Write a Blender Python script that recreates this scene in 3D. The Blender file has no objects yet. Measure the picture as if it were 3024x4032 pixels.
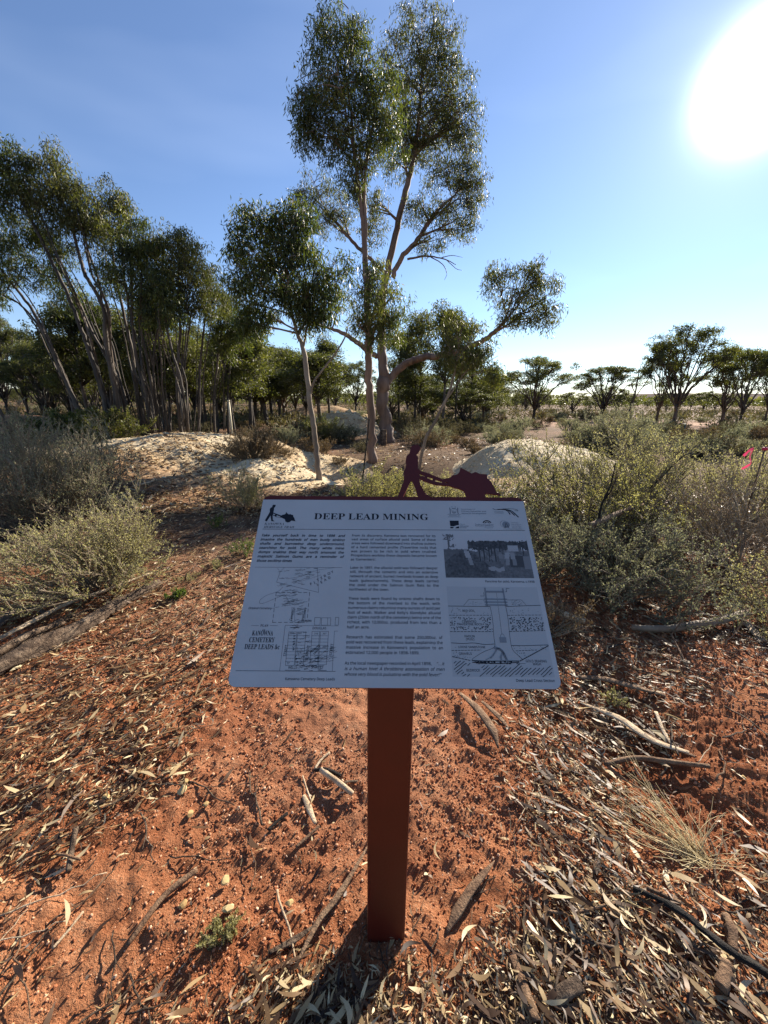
import bpy, math, random
import numpy as np
from mathutils import Vector, Matrix, Euler

sc = bpy.context.scene
col = sc.collection
R = math.radians
rng = np.random.default_rng(7)
random.seed(7)

# ------------------------------------------------------------------ camera
PITCH, ROLL, EYE = R(15.72), R(0.4), 1.347
F = 1560.0 / 3024.0                       # focal length / frame width
cam_d = bpy.data.cameras.new('camera')
cam = bpy.data.objects.new('camera', cam_d)
col.objects.link(cam)
cam_d.sensor_fit = 'HORIZONTAL'
cam_d.sensor_width = 36.0
cam_d.lens = 36.0 * F
cam_d.clip_start = 0.02
cam_d.clip_end = 9000
CM = Matrix.Translation((0, 0, EYE)) @ Matrix.Rotation(math.pi / 2 - PITCH, 4, 'X') @ Matrix.Rotation(ROLL, 4, 'Z')
cam.matrix_world = CM
sc.camera = cam
CR = np.array(CM.to_3x3())
CP = np.array([0, 0, EYE])

# ------------------------------------------------------------------ sky, sun, exposure
SUN_AZ, SUN_EL = R(36.9), R(26.4)          # azimuth from +Y towards +X
SUN = Vector((math.sin(SUN_AZ) * math.cos(SUN_EL), math.cos(SUN_AZ) * math.cos(SUN_EL), math.sin(SUN_EL)))
sc.view_settings.view_transform = 'Standard'
sc.view_settings.look = 'None'
sc.view_settings.gamma = 1
sc.view_settings.use_curve_mapping = False
sc.view_settings.exposure = 1.34
world = bpy.data.worlds.new('World')
sc.world = world
world.use_nodes = True
wn, wl = world.node_tree.nodes, world.node_tree.links
bg = wn['Background']
sky = wn.new('ShaderNodeTexSky')
sky.sky_type = 'NISHITA'
sky.sun_disc = False
sky.sun_elevation = SUN_EL
sky.sun_rotation = SUN_AZ
sky.air_density = 1.0
sky.dust_density = 0.03
sky.ozone_density = 3.0
sky.altitude = 300
bg.inputs[1].default_value = 0.066
# bright aureole round the sun (thin haze in the real sky): falls off with the angle from the sun
tc = wn.new('ShaderNodeTexCoord')
dt = wn.new('ShaderNodeVectorMath'); dt.operation = 'DOT_PRODUCT'
dt.inputs[1].default_value = SUN
wl.new(tc.outputs['Generated'], dt.inputs[0])
def wmath(op, a, b=None):
    m = wn.new('ShaderNodeMath'); m.operation = op
    for i, v in enumerate((a, b)):
        if v is None: continue
        if isinstance(v, (int, float)): m.inputs[i].default_value = v
        else: wl.new(v, m.inputs[i])
    return m.outputs[0]
ang = wmath('ARCCOSINE', wmath('MINIMUM', dt.outputs['Value'], 0.99999))
g1 = wmath('MULTIPLY', wmath('POWER', 2.718, wmath('MULTIPLY', wmath('MULTIPLY', ang, ang), -1.0 / (2 * R(1.9) ** 2))), 45.0)
g2 = wmath('MULTIPLY', wmath('POWER', 2.718, wmath('MULTIPLY', ang, -1.0 / R(19.0))), 1.25)
g3 = wmath('MULTIPLY', wmath('POWER', 2.718, wmath('MULTIPLY', ang, -1.0 / R(3.6))), 3.0)
gsum = wmath('ADD', wmath('ADD', g1, g2), g3)
# faint high cirrus streaks
mp = wn.new('ShaderNodeMapping'); mp.inputs['Scale'].default_value = (1.1, 2.6, 6.0); mp.inputs['Rotation'].default_value = (0.3, 0.2, 0.7)
wl.new(tc.outputs['Generated'], mp.inputs[0])
nz = wn.new('ShaderNodeTexNoise'); nz.inputs['Scale'].default_value = 1.3; nz.inputs['Detail'].default_value = 3.0; nz.inputs['Roughness'].default_value = 0.45
wl.new(mp.outputs[0], nz.inputs[0])
cr = wmath('MULTIPLY', wmath('MAXIMUM', wmath('SUBTRACT', nz.outputs[0], 0.53), 0.0), 2.2)
gsum = wmath('ADD', gsum, cr)
cmb = wn.new('ShaderNodeCombineColor')
wl.new(wmath('MULTIPLY', gsum, 0.97), cmb.inputs[0]); wl.new(gsum, cmb.inputs[1]); wl.new(wmath('MULTIPLY', gsum, 1.0), cmb.inputs[2])
add = wn.new('ShaderNodeMix'); add.data_type = 'RGBA'; add.blend_type = 'ADD'; add.inputs[0].default_value = 1.0
tint = wn.new('ShaderNodeMix'); tint.data_type = 'RGBA'; tint.blend_type = 'MULTIPLY'; tint.inputs[0].default_value = 1.0
tint.inputs[7].default_value = (0.97, 0.97, 1.06, 1)
wl.new(sky.outputs[0], tint.inputs[6]); wl.new(tint.outputs[2], add.inputs[6]); wl.new(cmb.outputs[0], add.inputs[7])
wl.new(add.outputs[2], bg.inputs[0])
sun_d = bpy.data.lights.new('sun', 'SUN')
sun_d.energy = 5.0
sun_d.angle = R(0.53)
sun_d.color = (1.0, 0.90, 0.76)
sun = bpy.data.objects.new('sun', sun_d)
col.objects.link(sun)
sun.rotation_euler = SUN.to_track_quat('Z', 'Y').to_euler()
sun.location = SUN * 50
sc.cycles.max_bounces = 6
sc.cycles.transparent_max_bounces = 4
sc.cycles.sample_clamp_indirect = 6
sc.cycles.use_denoising = True

# ------------------------------------------------------------------ geometry helpers
K = 3024.0 / 1659.0
def ray(px, py):
    u, v = (px * K - 1512) / 1560.0, (py * K - 2016) / 1560.0
    return CR @ np.array([u, -v, -1.0])
def at(px, py, Y):                          # the point of a sight line at distance Y along the ground
    d = ray(px, py)
    return CP + d * (Y / d[1])
def proj(P):
    P = np.atleast_2d(P)
    q = (P - CP) @ CR
    z = np.maximum(-q[:, 2], 1e-3)
    return (q[:, 0] / z * 1560 + 1512) / K, (-q[:, 1] / z * 1560 + 2016) / K, -q[:, 2]

def hsh(ix, iy, s):
    h = (ix.astype(np.int64) * 374761393 + iy.astype(np.int64) * 668265263 + s * 974634777) & 0xFFFFFFFF
    h = ((h ^ (h >> 13)) * 1274126177) & 0xFFFFFFFF
    return ((h ^ (h >> 16)) & 0xFFFF) / 65535.0
def vn(x, y, s=0):
    x = np.asarray(x, float); y = np.asarray(y, float)
    ix, iy = np.floor(x), np.floor(y)
    fx, fy = x - ix, y - iy
    fx = fx * fx * (3 - 2 * fx); fy = fy * fy * (3 - 2 * fy)
    a, b, c, d = hsh(ix, iy, s), hsh(ix + 1, iy, s), hsh(ix, iy + 1, s), hsh(ix + 1, iy + 1, s)
    return (a + (b - a) * fx) * (1 - fy) + (c + (d - c) * fx) * fy - 0.5
def fbm(x, y, o=4, s=0):
    t, a = 0, 1.0
    for i in range(o):
        t = t + a * vn(np.asarray(x) * 2 ** i + 17.3 * i, np.asarray(y) * 2 ** i - 9.1 * i, s + i); a *= 0.5
    return t

def mesh_raw(name, V, F4=None, F3=None, rnd=None, smooth=False, extra=None):
    V = np.asarray(V, np.float32)
    n4 = 0 if F4 is None else len(F4); n3 = 0 if F3 is None else len(F3)
    me = bpy.data.meshes.new(name)
    me.vertices.add(len(V)); me.vertices.foreach_set('co', V.ravel())
    idx = np.concatenate([np.asarray(a, np.int32).ravel() for a, n in ((F4, n4), (F3, n3)) if n])
    me.loops.add(len(idx)); me.loops.foreach_set('vertex_index', idx)
    st = np.concatenate([np.arange(n4) * 4, n4 * 4 + np.arange(n3) * 3]).astype(np.int32)
    me.polygons.add(n4 + n3); me.polygons.foreach_set('loop_start', st)
    if smooth: me.polygons.foreach_set('use_smooth', np.ones(n4 + n3, bool))
    if rnd is not None:
        a = me.attributes.new('rnd', 'FLOAT', 'FACE'); a.data.foreach_set('value', np.asarray(rnd, np.float32))
    for k, v in (extra or {}).items():
        a = me.attributes.new(k, 'FLOAT', 'POINT'); a.data.foreach_set('value', np.asarray(v, np.float32))
    me.update(calc_edges=True)
    return me
def ob(name, me, mat=None, parent=None, loc=None):
    if mat is not None and me is not None and not me.materials: me.materials.append(mat)
    o = bpy.data.objects.new(name, me); col.objects.link(o)
    if parent is not None: o.parent = parent
    if loc is not None: o.location = loc
    return o
def tag(o, label=None, cat=None, group=None, kind=None):
    for k, v in (('label', label), ('category', cat), ('group', group), ('kind', kind)):
        if v: o[k] = v
    return o
def thing(name, label, cat, loc=(0, 0, 0), group=None):
    o = bpy.data.objects.new(name, None); col.objects.link(o); o.location = loc; o.empty_display_size = 0.1
    return tag(o, label, cat, group)
def copy_tree(o, parent=None):
    c = o.copy(); col.objects.link(c)
    if parent is not None: c.parent = parent
    for ch in list(o.children): copy_tree(ch, c)
    return c

class Geo:                                  # collects pieces into one mesh
    def __init__(s): s.V, s.F4, s.F3, s.r4, s.r3, s.n = [], [], [], [], [], 0
    def add(s, V, F4=None, F3=None, r=None):
        V = np.asarray(V, float); s.V.append(V)
        for F_, L_, rl in ((F4, s.F4, s.r4), (F3, s.F3, s.r3)):
            if F_ is not None and len(F_):
                L_.append(np.asarray(F_, np.int64) + s.n)
                rl.append(np.broadcast_to(np.asarray(0.5 if r is None else r, float), (len(F_),)))
        s.n += len(V)
    def mesh(s, name, smooth=False, off=None):
        V = np.concatenate(s.V)
        if off is not None: V = V - np.asarray(off)
        F4 = np.concatenate(s.F4) if s.F4 else None; F3 = np.concatenate(s.F3) if s.F3 else None
        r = np.concatenate([x for x in s.r4 + s.r3])
        return mesh_raw(name, V, F4, F3, r, smooth)

def resample(P, n):
    P = np.asarray(P, float)
    if len(P) == 2:
        t = np.linspace(0, 1, n)[:, None]; return P[0] * (1 - t) + P[1] * t
    Q = np.vstack([2 * P[0] - P[1], P, 2 * P[-1] - P[-2]])
    T = np.linspace(0, len(P) - 1 - 1e-9, n); i = np.floor(T).astype(int); t = (T - i)[:, None]
    a, b, c, d = Q[i], Q[i + 1], Q[i + 2], Q[i + 3]
    return 0.5 * (2 * b + (c - a) * t + (2 * a - 5 * b + 4 * c - d) * t ** 2 + (3 * b - a - 3 * c + d) * t ** 3)
def tube(P, rad, n=8, rough=0.0, seed=0, flat=1.0, cap=True):
    P = np.asarray(P, float); m = len(P); rad = np.broadcast_to(np.asarray(rad, float), (m,))
    T = np.gradient(P, axis=0); T /= np.linalg.norm(T, axis=1)[:, None] + 1e-9
    up = np.array([0, 0, 1.0]) if abs(T[:, 2]).mean() < 0.8 else np.array([0.3, 1.0, 0])
    A = np.cross(T, up); A /= np.linalg.norm(A, axis=1)[:, None] + 1e-9
    B = np.cross(A, T)
    th = np.linspace(0, 2 * np.pi, n, endpoint=False)
    rr = rad[:, None] * np.ones((1, n))
    if rough: rr = rr * (1 + rough * 2 * (vn(np.arange(m)[:, None] * 0.55 + seed * 7.1, th[None] * 1.6, seed) + 0.6 * vn(np.arange(m)[:, None] * 0.13 + seed, th[None] * 3.1, seed + 5)))
    V = P[:, None, :] + A[:, None, :] * (np.cos(th)[None, :, None] * rr[..., None]) + B[:, None, :] * (np.sin(th)[None, :, None] * rr[..., None] * flat)
    V = V.reshape(-1, 3)
    i, j = np.meshgrid(np.arange(m - 1), np.arange(n), indexing='ij')
    a = i * n + j; b = i * n + (j + 1) % n
    F4 = np.stack([a, b, b + n, a + n], -1).reshape(-1, 4)
    F3 = None
    if cap:
        V = np.vstack([V, P[0], P[-1]]); c0, c1 = m * n, m * n + 1
        j = np.arange(n); k = (j + 1) % n
        F3 = np.vstack([np.stack([k, j, np.full(n, c0)], 1), np.stack([(m - 1) * n + j, (m - 1) * n + k, np.full(n, c1)], 1)])
    return V, F4, F3
def twigs(A, B, r0, r1, sag=0.12, seg=3, seed=1):   # many thin 3-sided tubes A -> B at once
    A = np.asarray(A, float); B = np.asarray(B, float); N = len(A); g = np.random.default_rng(seed)
    D = B - A; L = np.linalg.norm(D, axis=1)[:, None]
    mid = g.normal(0, sag, (N, 3)) * L
    t = np.linspace(0, 1, seg + 1)
    P = A[:, None] + D[:, None] * t[None, :, None] + mid[:, None] * (4 * t * (1 - t))[None, :, None]
    T = D / (L + 1e-9); U = np.cross(T, g.normal(size=(N, 3))); U /= np.linalg.norm(U, axis=1)[:, None] + 1e-9; W = np.cross(T, U)
    r = (np.broadcast_to(np.asarray(r0, float), (N,))[:, None] * (1 - t) + np.broadcast_to(np.asarray(r1, float), (N,))[:, None] * t)
    th = np.array([0, 2.094, 4.189])
    V = P[:, :, None] + (U[:, None, None] * np.cos(th)[None, None, :, None] + W[:, None, None] * np.sin(th)[None, None, :, None]) * r[:, :, None, None]
    V = V.reshape(-1, 3)
    n, i, j = np.meshgrid(np.arange(N), np.arange(seg), np.arange(3), indexing='ij')
    a = (n * (seg + 1) + i) * 3 + j; b = (n * (seg + 1) + i) * 3 + (j + 1) % 3
    return V, np.stack([a, b, b + 3, a + 3], -1).reshape(-1, 4), P
def leaves(B, D, L, W, seed=1, fold=0.25, bend=0.15):   # folded lens-shaped leaves, two triangles each
    B = np.asarray(B, float); N = len(B); g = np.random.default_rng(seed)
    D = D / (np.linalg.norm(D, axis=1)[:, None] + 1e-9)
    U = np.cross(D, g.normal(size=(N, 3))); U /= np.linalg.norm(U, axis=1)[:, None] + 1e-9
    Nn = np.cross(U, D)
    L = np.broadcast_to(np.asarray(L, float), (N,))[:, None]; W = np.broadcast_to(np.asarray(W, float), (N,))[:, None]
    m = B + D * L * 0.45
    V = np.stack([B, m + U * W * 0.5 + Nn * W * fold, B + D * L + Nn * L * bend * g.normal(size=(N, 1)), m - U * W * 0.5 + Nn * W * fold], 1).reshape(-1, 3)
    i = np.arange(N)[:, None] * 4
    return V, np.vstack([i + np.array([0, 1, 2]), i + np.array([0, 2, 3])])

# ------------------------------------------------------------------ materials
def mat(name):
    m = bpy.data.materials.new(name); m.use_nodes = True
    return m, m.node_tree.nodes, m.node_tree.links, m.node_tree.nodes['Principled BSDF']
def ramp(n, stops):
    r = n.new('ShaderNodeValToRGB'); e = r.color_ramp.elements
    while len(e) < len(stops): e.new(0.5)
    for q, (p, c) in zip(e, stops): q.position = p; q.color = (*c, 1)
    return r
def noise(n, l, scale, detail=4, rough=0.55, vec=None, stretch=None):
    t = n.new('ShaderNodeTexNoise'); t.inputs['Scale'].default_value = scale; t.inputs['Detail'].default_value = detail; t.inputs['Roughness'].default_value = rough
    if vec is not None:
        if stretch:
            m = n.new('ShaderNodeMapping'); m.inputs['Scale'].default_value = stretch; l.new(vec, m.inputs[0]); vec = m.outputs[0]
        l.new(vec, t.inputs['Vector'])
    return t
def leaf_mat(name, stops, trans=0.35, rough=0.42, spec=0.5, tboost=1.6, tcol=(0.9, 1.0, 0.35)):
    m, n, l, p = mat(name)
    a = n.new('ShaderNodeAttribute'); a.attribute_name = 'rnd'
    oi = n.new('ShaderNodeObjectInfo')
    mx = n.new('ShaderNodeMath'); mx.operation = 'MULTIPLY_ADD'; l.new(oi.outputs['Random'], mx.inputs[0]); mx.inputs[1].default_value = 0.22; 
    sb = n.new('ShaderNodeMath'); sb.operation = 'SUBTRACT'; l.new(a.outputs['Fac'], sb.inputs[0]); sb.inputs[1].default_value = 0.11
    l.new(sb.outputs[0], mx.inputs[2])
    r = ramp(n, stops); l.new(mx.outputs[0], r.inputs[0])
    l.new(r.outputs[0], p.inputs['Base Color'])
    p.inputs['Roughness'].default_value = rough; p.inputs['Specular IOR Level'].default_value = spec
    tr = n.new('ShaderNodeBsdfTranslucent')
    mc = n.new('ShaderNodeMix'); mc.data_type = 'RGBA'; mc.blend_type = 'MULTIPLY'; mc.inputs[0].default_value = 1
    l.new(r.outputs[0], mc.inputs[6]); mc.inputs[7].default_value = (tcol[0] * tboost, tcol[1] * tboost, tcol[2] * tboost, 1)
    l.new(mc.outputs[2], tr.inputs[0])
    ms = n.new('ShaderNodeMixShader'); ms.inputs[0].default_value = trans
    l.new(p.outputs[0], ms.inputs[1]); l.new(tr.outputs[0], ms.inputs[2])
    l.new(ms.outputs[0], n['Material Output'].inputs[0])
    return m
def bark_mat(name, stops, scale=6, stretch=(1, 1, 0.25), bump=0.4, rough=0.75):
    m, n, l, p = mat(name)
    tcn = n.new('ShaderNodeTexCoord')
    t = noise(n, l, scale, 6, 0.6, tcn.outputs['Object'], stretch)
    oi = n.new('ShaderNodeObjectInfo')
    ad = n.new('ShaderNodeMath'); ad.operation = 'MULTIPLY_ADD'; l.new(oi.outputs['Random'], ad.inputs[0]); ad.inputs[1].default_value = 0.12; l.new(t.outputs[0], ad.inputs[2])
    r = ramp(n, stops); l.new(ad.outputs[0], r.inputs[0]); l.new(r.outputs[0], p.inputs['Base Color'])
    p.inputs['Roughness'].default_value = rough; p.inputs['Specular IOR Level'].default_value = 0.3
    t2 = noise(n, l, scale * 5, 5, 0.65, tcn.outputs['Object'], stretch)
    b = n.new('ShaderNodeBump'); b.inputs['Strength'].default_value = bump; b.inputs['Distance'].default_value = 0.02
    l.new(t2.outputs[0], b.inputs['Height']); l.new(b.outputs[0], p.inputs['Normal'])
    return m
def plain(name, c, rough=0.5, spec=0.5, metal=0.0, grain=0.0):
    m, n, l, p = mat(name)
    p.inputs['Base Color'].default_value = (*c, 1); p.inputs['Roughness'].default_value = rough
    p.inputs['Specular IOR Level'].default_value = spec; p.inputs['Metallic'].default_value = metal
    if grain:
        tcn = n.new('ShaderNodeTexCoord'); t = noise(n, l, 9, 6, 0.6, tcn.outputs['Object'])
        r = ramp(n, [(0.3, tuple(x * (1 - grain) for x in c)), (0.7, tuple(min(1, x * (1 + grain)) for x in c))])
        l.new(t.outputs[0], r.inputs[0]); l.new(r.outputs[0], p.inputs['Base Color'])
        t2 = noise(n, l, 160, 3, 0.6, tcn.outputs['Object'])
        rr = n.new('ShaderNodeMath'); rr.operation = 'MULTIPLY_ADD'; l.new(t2.outputs[0], rr.inputs[0]); rr.inputs[1].default_value = 0.25; rr.inputs[2].default_value = rough - 0.1
        l.new(rr.outputs[0], p.inputs['Roughness'])
    return m
def rnd_mat(name, stops, rough=0.8, spec=0.2, grain=30, trans=0.0):
    m, n, l, p = mat(name)
    a = n.new('ShaderNodeAttribute'); a.attribute_name = 'rnd'
    tcn = n.new('ShaderNodeTexCoord'); t = noise(n, l, grain, 4, 0.6, tcn.outputs['Object'])
    ad = n.new('ShaderNodeMath'); ad.operation = 'MULTIPLY_ADD'; l.new(t.outputs[0], ad.inputs[0]); ad.inputs[1].default_value = 0.3
    sb = n.new('ShaderNodeMath'); sb.operation = 'SUBTRACT'; l.new(a.outputs['Fac'], sb.inputs[0]); sb.inputs[1].default_value = 0.15; l.new(sb.outputs[0], ad.inputs[2])
    r = ramp(n, stops); l.new(ad.outputs[0], r.inputs[0]); l.new(r.outputs[0], p.inputs['Base Color'])
    p.inputs['Roughness'].default_value = rough; p.inputs['Specular IOR Level'].default_value = spec
    if trans:
        tr = n.new('ShaderNodeBsdfTranslucent'); l.new(r.outputs[0], tr.inputs[0])
        ms = n.new('ShaderNodeMixShader'); ms.inputs[0].default_value = trans
        l.new(p.outputs[0], ms.inputs[1]); l.new(tr.outputs[0], ms.inputs[2]); l.new(ms.outputs[0], n['Material Output'].inputs[0])
    return m

M = {}
M['leaf'] = leaf_mat('gum_leaf', [(0.0, (0.028, 0.036, 0.013)), (0.5, (0.078, 0.090, 0.028)), (0.85, (0.135, 0.135, 0.040)), (1.0, (0.17, 0.14, 0.05))], trans=0.5, rough=0.42, spec=0.45)
M['leaf_dark'] = leaf_mat('gum_leaf_dark', [(0.0, (0.024, 0.032, 0.012)), (0.55, (0.070, 0.084, 0.025)), (1.0, (0.15, 0.145, 0.042))], trans=0.5, rough=0.42, spec=0.45)
M['leaf_olive'] = leaf_mat('gum_leaf_olive', [(0.0, (0.034, 0.038, 0.015)), (0.5, (0.090, 0.092, 0.034)), (1.0, (0.16, 0.142, 0.052))], trans=0.46, rough=0.48, spec=0.35)
M['salt'] = leaf_mat('saltbush_leaf', [(0.0, (0.16, 0.15, 0.065)), (0.5, (0.33, 0.31, 0.15)), (1.0, (0.50, 0.46, 0.25))], trans=0.45, rough=0.6, spec=0.25, tboost=1.25, tcol=(1, 1, 0.7))
M['salt_green'] = leaf_mat('saltbush_leaf_green', [(0.0, (0.15, 0.145, 0.055)), (0.5, (0.29, 0.275, 0.115)), (1.0, (0.46, 0.42, 0.20))], trans=0.45, rough=0.6, spec=0.25, tboost=1.25, tcol=(1, 1, 0.6))
M['salt_grey'] = leaf_mat('saltbush_leaf_grey', [(0.0, (0.10, 0.105, 0.065)), (0.5, (0.22, 0.225, 0.145)), (1.0, (0.38, 0.37, 0.25))], trans=0.42, rough=0.65, spec=0.2, tboost=1.1, tcol=(1, 1, 0.75))
M['salt_dry'] = leaf_mat('dry_shrub_leaf', [(0.0, (0.07, 0.045, 0.024)), (0.5, (0.14, 0.10, 0.052)), (1.0, (0.25, 0.19, 0.10))], trans=0.25, rough=0.7, spec=0.15, tboost=1.1, tcol=(1, 0.9, 0.6))
M['scrub'] = leaf_mat('scrub_leaf', [(0.0, (0.055, 0.052, 0.028)), (0.5, (0.115, 0.105, 0.055)), (1.0, (0.20, 0.18, 0.095))], trans=0.3, rough=0.7, spec=0.15, tboost=1.1, tcol=(1, 0.95, 0.6))
M['herb'] = leaf_mat('herb_leaf', [(0.0, (0.05, 0.08, 0.02)), (1.0, (0.14, 0.18, 0.05))], trans=0.4, rough=0.5, spec=0.3)
M['bark_pink'] = bark_mat('salmon_gum_bark', [(0.25, (0.055, 0.034, 0.023)), (0.5, (0.145, 0.088, 0.06)), (0.75, (0.25, 0.165, 0.115))], 5, (1, 1, 0.22), 0.18, 0.6)
M['bark_tan'] = bark_mat('tan_gum_bark', [(0.25, (0.07, 0.05, 0.032)), (0.5, (0.165, 0.115, 0.075)), (0.75, (0.29, 0.22, 0.15))], 5, (1, 1, 0.2), 0.25, 0.65)
M['bark_grey'] = bark_mat('grey_gum_bark', [(0.25, (0.016, 0.012, 0.009)), (0.5, (0.036, 0.027, 0.020)), (0.78, (0.13, 0.10, 0.075))], 6, (1, 1, 0.2), 0.4, 0.7)
M['twig'] = bark_mat('shrub_twig', [(0.2, (0.08, 0.06, 0.042)), (0.55, (0.20, 0.155, 0.105)), (0.85, (0.36, 0.30, 0.215))], 8, None, 0.2, 0.8)
M['wood_grey'] = bark_mat('weathered_wood', [(0.3, (0.022, 0.014, 0.009)), (0.5, (0.085, 0.054, 0.034)), (0.64, (0.20, 0.14, 0.092)), (0.8, (0.36, 0.28, 0.20))], 14, (1, 1, 1), 1.0, 0.85)
M['wood_pale'] = bark_mat('pale_dry_wood', [(0.25, (0.20, 0.13, 0.075)), (0.5, (0.40, 0.29, 0.18)), (0.75, (0.58, 0.46, 0.31))], 18, (1, 1, 1), 0.5, 0.8)
M['wood_brown'] = bark_mat('brown_bark', [(0.25, (0.06, 0.032, 0.018)), (0.5, (0.16, 0.09, 0.05)), (0.75, (0.30, 0.19, 0.11))], 22, (1, 1, 1), 0.7, 0.85)
M['wood_burnt'] = bark_mat('charred_wood', [(0.3, (0.008, 0.007, 0.006)), (0.6, (0.022, 0.018, 0.015)), (0.8, (0.06, 0.05, 0.04))], 20, (1, 1, 1), 0.9, 0.9)
LST = [(0.0, (0.035, 0.018, 0.010)), (0.3, (0.11, 0.058, 0.028)), (0.58, (0.25, 0.15, 0.070)), (0.8, (0.48, 0.345, 0.17)), (1.0, (0.72, 0.60, 0.36))]
M['litter'] = rnd_mat('dry_leaf', LST, 0.5, 0.4, 60, 0.28)
def crumb_mat():
    m, n, l, p = mat('soil_crumb'); oi = n.new('ShaderNodeObjectInfo')
    r = ramp(n, [(0.0, (0.20, 0.064, 0.029)), (0.45, (0.34, 0.13, 0.060)), (0.9, (0.50, 0.26, 0.145)), (1.0, (0.64, 0.46, 0.31))]); l.new(oi.outputs['Random'], r.inputs[0]); l.new(r.outputs[0], p.inputs['Base Color'])
    p.inputs['Roughness'].default_value = 0.95; p.inputs['Specular IOR Level'].default_value = 0.1
    return m
M['crumb'] = crumb_mat()
M['clod'] = rnd_mat('red_soil_clod', [(0.0, (0.14, 0.042, 0.02)), (0.6, (0.34, 0.115, 0.048)), (0.93, (0.46, 0.19, 0.09)), (1.0, (0.58, 0.38, 0.24))], 0.95, 0.1, 40)
M['rubble'] = rnd_mat('pale_spoil_stone', [(0.0, (0.28, 0.19, 0.11)), (0.5, (0.54, 0.43, 0.26)), (1.0, (0.74, 0.66, 0.47))], 0.9, 0.15, 12)
M['stone'] = rnd_mat('yellow_stone', [(0.2, (0.24, 0.14, 0.055)), (0.55, (0.46, 0.33, 0.15)), (1.0, (0.64, 0.52, 0.31))], 0.9, 0.15, 60)
M['straw'] = rnd_mat('dry_straw', [(0.0, (0.42, 0.32, 0.15)), (1.0, (0.74, 0.62, 0.36))], 0.6, 0.3, 20, 0.2)

def soil_mat():
    m, n, l, p = mat('red_soil')
    g = n.new('ShaderNodeNewGeometry'); pos = g.outputs['Position']
    t1 = noise(n, l, 1.1, 5, 0.6, pos); t2 = noise(n, l, 14, 6, 0.65, pos); t3 = noise(n, l, 130, 4, 0.7, pos)
    r = ramp(n, [(0.32, (0.13, 0.040, 0.017)), (0.46, (0.29, 0.098, 0.040)), (0.58, (0.46, 0.20, 0.095)), (0.72, (0.58, 0.315, 0.185))])
    def mm(op, a, b):
        q = n.new('ShaderNodeMath'); q.operation = op
        for i, v in enumerate((a, b)):
            if isinstance(v, (int, float)): q.inputs[i].default_value = v
            else: l.new(v, q.inputs[i])
        return q.outputs[0]
    s = mm('ADD', mm('MULTIPLY', t1.outputs[0], 0.45), mm('ADD', mm('MULTIPLY', t2.outputs[0], 0.3), mm('MULTIPLY', t3.outputs[0], 0.25)))
    l.new(s, r.inputs[0])
    # pale clay and salt pan tones follow the 'pale' attribute
    a = n.new('ShaderNodeAttribute'); a.attribute_name = 'pale'
    rp = ramp(n, [(0.3, (0.24, 0.135, 0.085)), (0.5, (0.36, 0.215, 0.14)), (0.7, (0.46, 0.31, 0.215))]); l.new(s, rp.inputs[0])
    mx = n.new('ShaderNodeMix'); mx.data_type = 'RGBA'; l.new(a.outputs['Fac'], mx.inputs[0]); l.new(r.outputs[0], mx.inputs[6]); l.new(rp.outputs[0], mx.inputs[7])
    # small pale grit
    v = n.new('ShaderNodeTexVoronoi'); v.inputs['Scale'].default_value = 95; l.new(pos, v.inputs['Vector'])
    gr = mm('MULTIPLY', mm('LESS_THAN', v.outputs['Distance'], 0.24), mm('GREATER_THAN', t2.outputs[0], 0.55))
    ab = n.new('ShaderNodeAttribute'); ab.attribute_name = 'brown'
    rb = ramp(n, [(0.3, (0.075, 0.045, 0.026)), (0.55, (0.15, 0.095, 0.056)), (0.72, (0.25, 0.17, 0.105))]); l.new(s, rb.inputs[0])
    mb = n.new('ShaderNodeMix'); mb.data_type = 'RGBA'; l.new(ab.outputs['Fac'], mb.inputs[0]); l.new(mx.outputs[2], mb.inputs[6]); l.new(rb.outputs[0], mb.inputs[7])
    m2 = n.new('ShaderNodeMix'); m2.data_type = 'RGBA'; l.new(mm('MULTIPLY', gr, 0.45), m2.inputs[0]); l.new(mb.outputs[2], m2.inputs[6]); m2.inputs[7].default_value = (0.55, 0.36, 0.22, 1)
    l.new(m2.outputs[2], p.inputs['Base Color'])
    p.inputs['Roughness'].default_value = 0.95; p.inputs['Specular IOR Level'].default_value = 0.1
    b = n.new('ShaderNodeBump'); b.inputs['Strength'].default_value = 1.0; b.inputs['Distance'].default_value = 0.02
    l.new(mm('ADD', t2.outputs[0], mm('MULTIPLY', t3.outputs[0], 0.7)), b.inputs['Height']); l.new(b.outputs[0], p.inputs['Normal'])
    return m
M['soil'] = soil_mat()
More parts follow.
